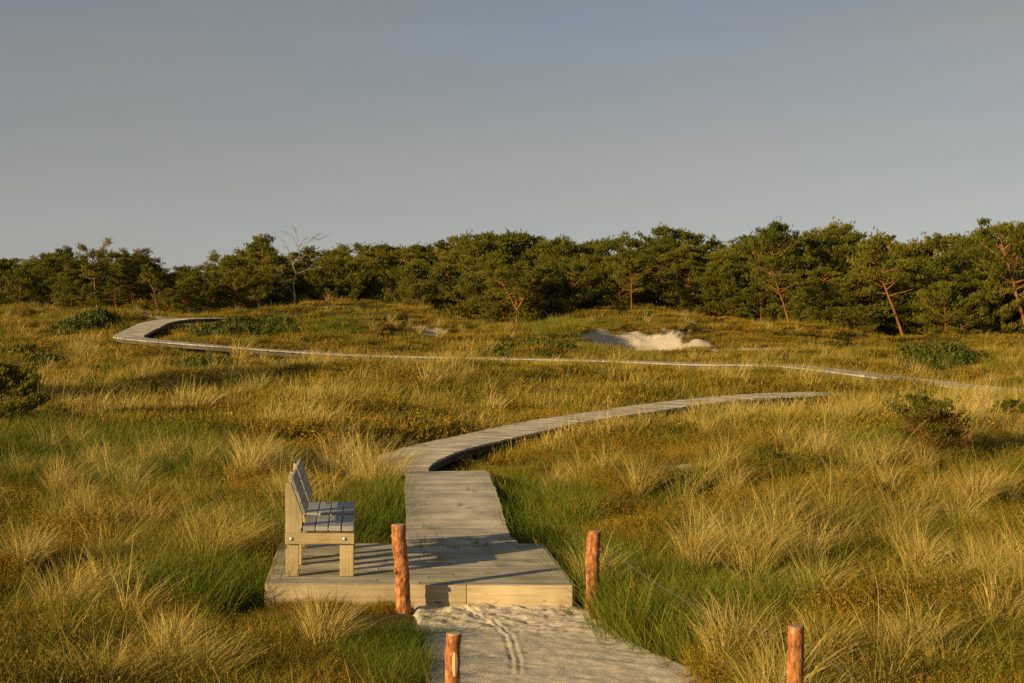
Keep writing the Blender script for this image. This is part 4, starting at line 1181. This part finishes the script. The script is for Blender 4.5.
for i, (x, y, z, hgt, row) in enumerate(trees):
    kd = int(gt.integers(0, len(KINDS)))
    s = hgt / 6.0
    sx = s * gt.uniform(1.05, 1.4) + 0.12
    if row == 0:
        plant_tree('pine_tree', KINDS[kd], (x, y, z - 0.05), gt.random() * 6.28, (sx, s), 'bushy pine standing in the front row of the wood, branches down to the dune grass', group='pines along the front of the wood')
    else:
        plant_tree('pine_tree', KINDS[kd], (x, y, z - 0.05), gt.random() * 6.28, (sx, s), 'dark green pine packed into the dense wood behind the front row', group='pines inside the wood')

def special(px, Y, ytop, meshes, label, rz=0.0, wid=1.0, name='pine_tree'):
    x = (px - 512) / F * Y; zb = gz(x, Y)
    ztop = CAMZ + (HORIZ - ytop) * Y / F
    s = (ztop - zb) / 6.0
    return plant_tree(name, meshes, (x, Y, zb - 0.03), rz, (s * wid, s), label)
special(515, 83.5, 262, pine_meshes(31, fork=0.30, spread=2.4, limbs=27, shoots=2600, trunkr=0.11, bare=0.25), 'open candelabra pine with forked orange trunk at the middle of the wood edge', wid=1.15)
special(160, 82.5, 268, pine_meshes(32, crown0=0.55, lean=0.25, leanaz=math.pi, limbs=16, shoots=1300, trunkr=0.10, spread=1.3, bend=0.5), 'thin leaning pine with bare orange stem by the far boardwalk bend')
special(98, 84, 254, pine_meshes(33, crown0=0.5, flat=True, spread=2.1, limbs=22, shoots=2600, trunkr=0.10, bend=0.5), 'flat topped pine with bare lower trunk, left of the far boardwalk bend')
special(128, 85.5, 255, pine_meshes(34, crown0=0.5, flat=True, spread=2.0, limbs=22, shoots=2600, trunkr=0.10, lean=0.15, bend=0.6), 'flat topped pine with crooked trunk behind the far boardwalk bend')
special(262, 92.5, 240, pine_meshes(35, crown0=0.2, spread=1.5, limbs=34, shoots=3600, lean=0.0), 'tall pointed pine rising above the wood beside the bare birch')
special(66, 90, 250, pine_meshes(36, crown0=0.35, spread=1.3, limbs=22, shoots=2000, lean=0.0), 'airy pine top standing above the left end of the wood')
special(790, 81, 262, pine_meshes(37, crown0=0.45, lean=0.32, leanaz=math.pi * 0.97, limbs=20, shoots=2200, trunkr=0.11, spread=1.7, bare=0.2), 'pine leaning left with sunlit orange trunk right of the sand hollow')
special(905, 82, 250, pine_meshes(38, crown0=0.5, lean=0.40, leanaz=math.pi, limbs=20, shoots=2300, trunkr=0.11, spread=1.7, bare=0.15), 'leaning pine with long orange trunk above the green shrub mound')
special(1030, 80, 231, pine_meshes(39, crown0=0.4, lean=0.3, leanaz=math.pi, limbs=24, shoots=3000, trunkr=0.105, spread=2.1, bare=0.15), 'big pine with leaning orange limb at the right picture edge')
special(632, 85, 262, pine_meshes(40, crown0=0.4, lean=0.05, limbs=22, shoots=2200, trunkr=0.09, spread=1.6, bare=0.25), 'open pine with slim orange trunk directly above the sand hollow')
special(765, 86, 229, pine_meshes(41, crown0=0.35, spread=1.6, limbs=30, shoots=3000, lean=0.1), 'tallest pine top in the right half of the wood')
special(945, 81, 292, pine_meshes(42, crown0=0.5, lean=0.45, leanaz=math.pi, limbs=18, shoots=1800, trunkr=0.12, spread=1.4), 'low pine with orange stem slanting over the shrub mound on the right')

# undergrowth at the foot of the wood on the left
young = [pine_meshes(51 + i, Ht=6.0, crown0=0.03, spread=2.6, limbs=24, shoots=2200, lean=0.03, fine=1.6, trunkr=0.07) for i in range(3)]
for i in range(100):
    px = gt.uniform(165, 430) if i < 40 else gt.uniform(-20, 90) if i < 54 else gt.uniform(430, 1060)
    Yt = np.interp(px, ex_, ey_) - gt.uniform(0.3, 4.0)
    x = (px - 512) / F * Yt
    if path_near(np.array([x]), np.array([Yt]))[0][0] < 1.6: continue
    s = gt.uniform(0.22, 0.48)
    if i >= 54: Yt += 2.2; x = (px - 512) / F * Yt
    if px < 222 and px > 80: s *= 0.6
    plant_tree('young_pine', young[i % 3], (x, Yt, gz(x, Yt) - 0.03), gt.random() * 6.28, (s, s), 'low bushy young pine growing at the foot of the wood', cat='young tree', group='young pines at the wood edge')

# bare birch
def bare_tree():
    Y = 88.5; x = (294 - 512) / F * Y; zb = gz(x, Y); Ht = CAMZ + (HORIZ - 236) * Y / F - zb
    g = np.random.default_rng(5)
    root = empty('bare_tree', (x, Y, zb))
    tag(root, 'dead leafless pale tree with twisted bare branches before the left part of the wood', 'tree')
    tk, brn = MB(), MB()
    t = np.linspace(0, 1, 9)[:, None]
    A = np.array([(0, 0, -0.1), (0.05, 0, .2), (-0.02, 0, .35), (0.1, 0, .5), (-0.05, 0, .62), (0.25, 0, .74), (0.2, 0, .85), (0.42, 0, .95), (0.6, 0, 1.0)]) * np.array([1.3, 1, Ht])
    tk.tube(A, np.linspace(0.05, 0.012, 9), n=6)
    brn_list = [(4, (-0.5, 0.1, 1.5), 0.045), (2, (-0.75, -0.2, 0.9), 0.04), (1, (-0.9, 0.1, 1.4), 0.045), (3, (0.95, 0, 0.35), 0.05), (5, (-0.3, 0, 1.0), 0.03), (6, (0.9, 0.1, 0.5), 0.025), (6, (-0.2, 0.1, 0.9), 0.025), (7, (0.8, 0, 0.2), 0.02), (5, (0.7, 0.1, 0.0), 0.02)]
    for (i, d, r) in brn_list:
        p = A[i]; d = np.array(d)
        P_ = p + d * np.linspace(0, 1, 6)[:, None] + g.normal(0, 0.07, (6, 3)) * np.linspace(0, 1, 6)[:, None]
        brn.tube(P_, np.linspace(r * 0.55, 0.008, 6), n=5)
        for k in (3, 4, 5):
            q = P_[k]; e = q + (d / np.linalg.norm(d) + g.normal(0, 0.6, 3)) * 0.42
            brn.tube([q, (q + e) / 2 + g.normal(0, .04, 3), e], [0.016, 0.012, 0.007], n=4)
    tk.build('trunk', M['birch'], root, smooth=True); brn.build('branches', M['birch'], root, smooth=True)
bare_tree()

# the two bushes standing out in the dunes
def bush(px, py, hp, wf_, seed, label, dead=0.0, n=1500, limbs=22):
    p = gp(px, py); hgt = hp * p[1] / F
    tm, cm = pine_meshes(seed, Ht=6.0, crown0=0.03, spread=3.0 * wf_, limbs=limbs, shoots=n, lean=0.15, fine=2.0, trunkr=0.09, bend=0.5)
    s = hgt / 6.0
    root = empty('pine_bush', p); root.scale = (s, s, s); tag(root, label, 'bush')
    for nm, m_ in (('trunk', tm), ('crown', cm)):
        c = bpy.data.objects.new(nm, m_); COL.objects.link(c); c.parent = root
    if dead:
        g = np.random.default_rng(seed)
        k = 1500; B_ = np.stack([g.normal(0.6, 1.7, k), g.normal(-0.9, 1.1, k), g.uniform(0.8, 4.8, k)], -1)
        me_ = shoots_mesh('dry_twigs', B_, np.array([0.3, 0, 1]) + g.normal(0, .5, (k, 3)), g.uniform(0.5, 0.9, k), 6, 0.05, M['deadneedle'], seed)
        c = bpy.data.objects.new('dry_twigs', me_); COL.objects.link(c); c.parent = root
    return root
bush(4, 434, 62, 1.05, 61, 'dark rounded pine bush at the left picture edge casting a long shadow', n=6500, limbs=44)
for _x, _y, _a, _w, _h, _l in ((-12.7, 33.0, 2.2, 0.55, 0.50, 'unseen round low pine added to shade the dunes, nearest of three left of the frame'), (-14.9, 36.8, 4.0, 0.7, 0.62, 'unseen broad low pine added to shade the dunes, farthest of three left of the frame')):  # added unseen pines, thickening the shadow band across the left dip
    plant_tree('pine_tree', KINDS[1], (_x, _y, gz(_x, _y) - 0.05), _a, (_w, _h), _l)
_x, _y = -13.2, 35.4
plant_tree('pine_tree', KINDS[3], (_x, _y, gz(_x, _y) - 0.05), 1.0, (0.62, 0.56), 'unseen dense low pine added just outside the left picture edge to shade the dunes')  # unseen, added so its shadow falls over the valley on the left
bush(52, 432, 22, 1.6, 64, 'small dark bush at the right foot of the rounded pine bush on the left', n=2500, limbs=24)
bush(928, 458, 54, 1.4, 62, 'scraggly low pine bush with rusty dry twigs on the right slope', dead=1.0, n=2300, limbs=34)
bush(1010, 430, 26, 1.3, 65, 'small dark bush right of the scraggly pine bush', n=2500, limbs=22)
print('trees', len(trees))
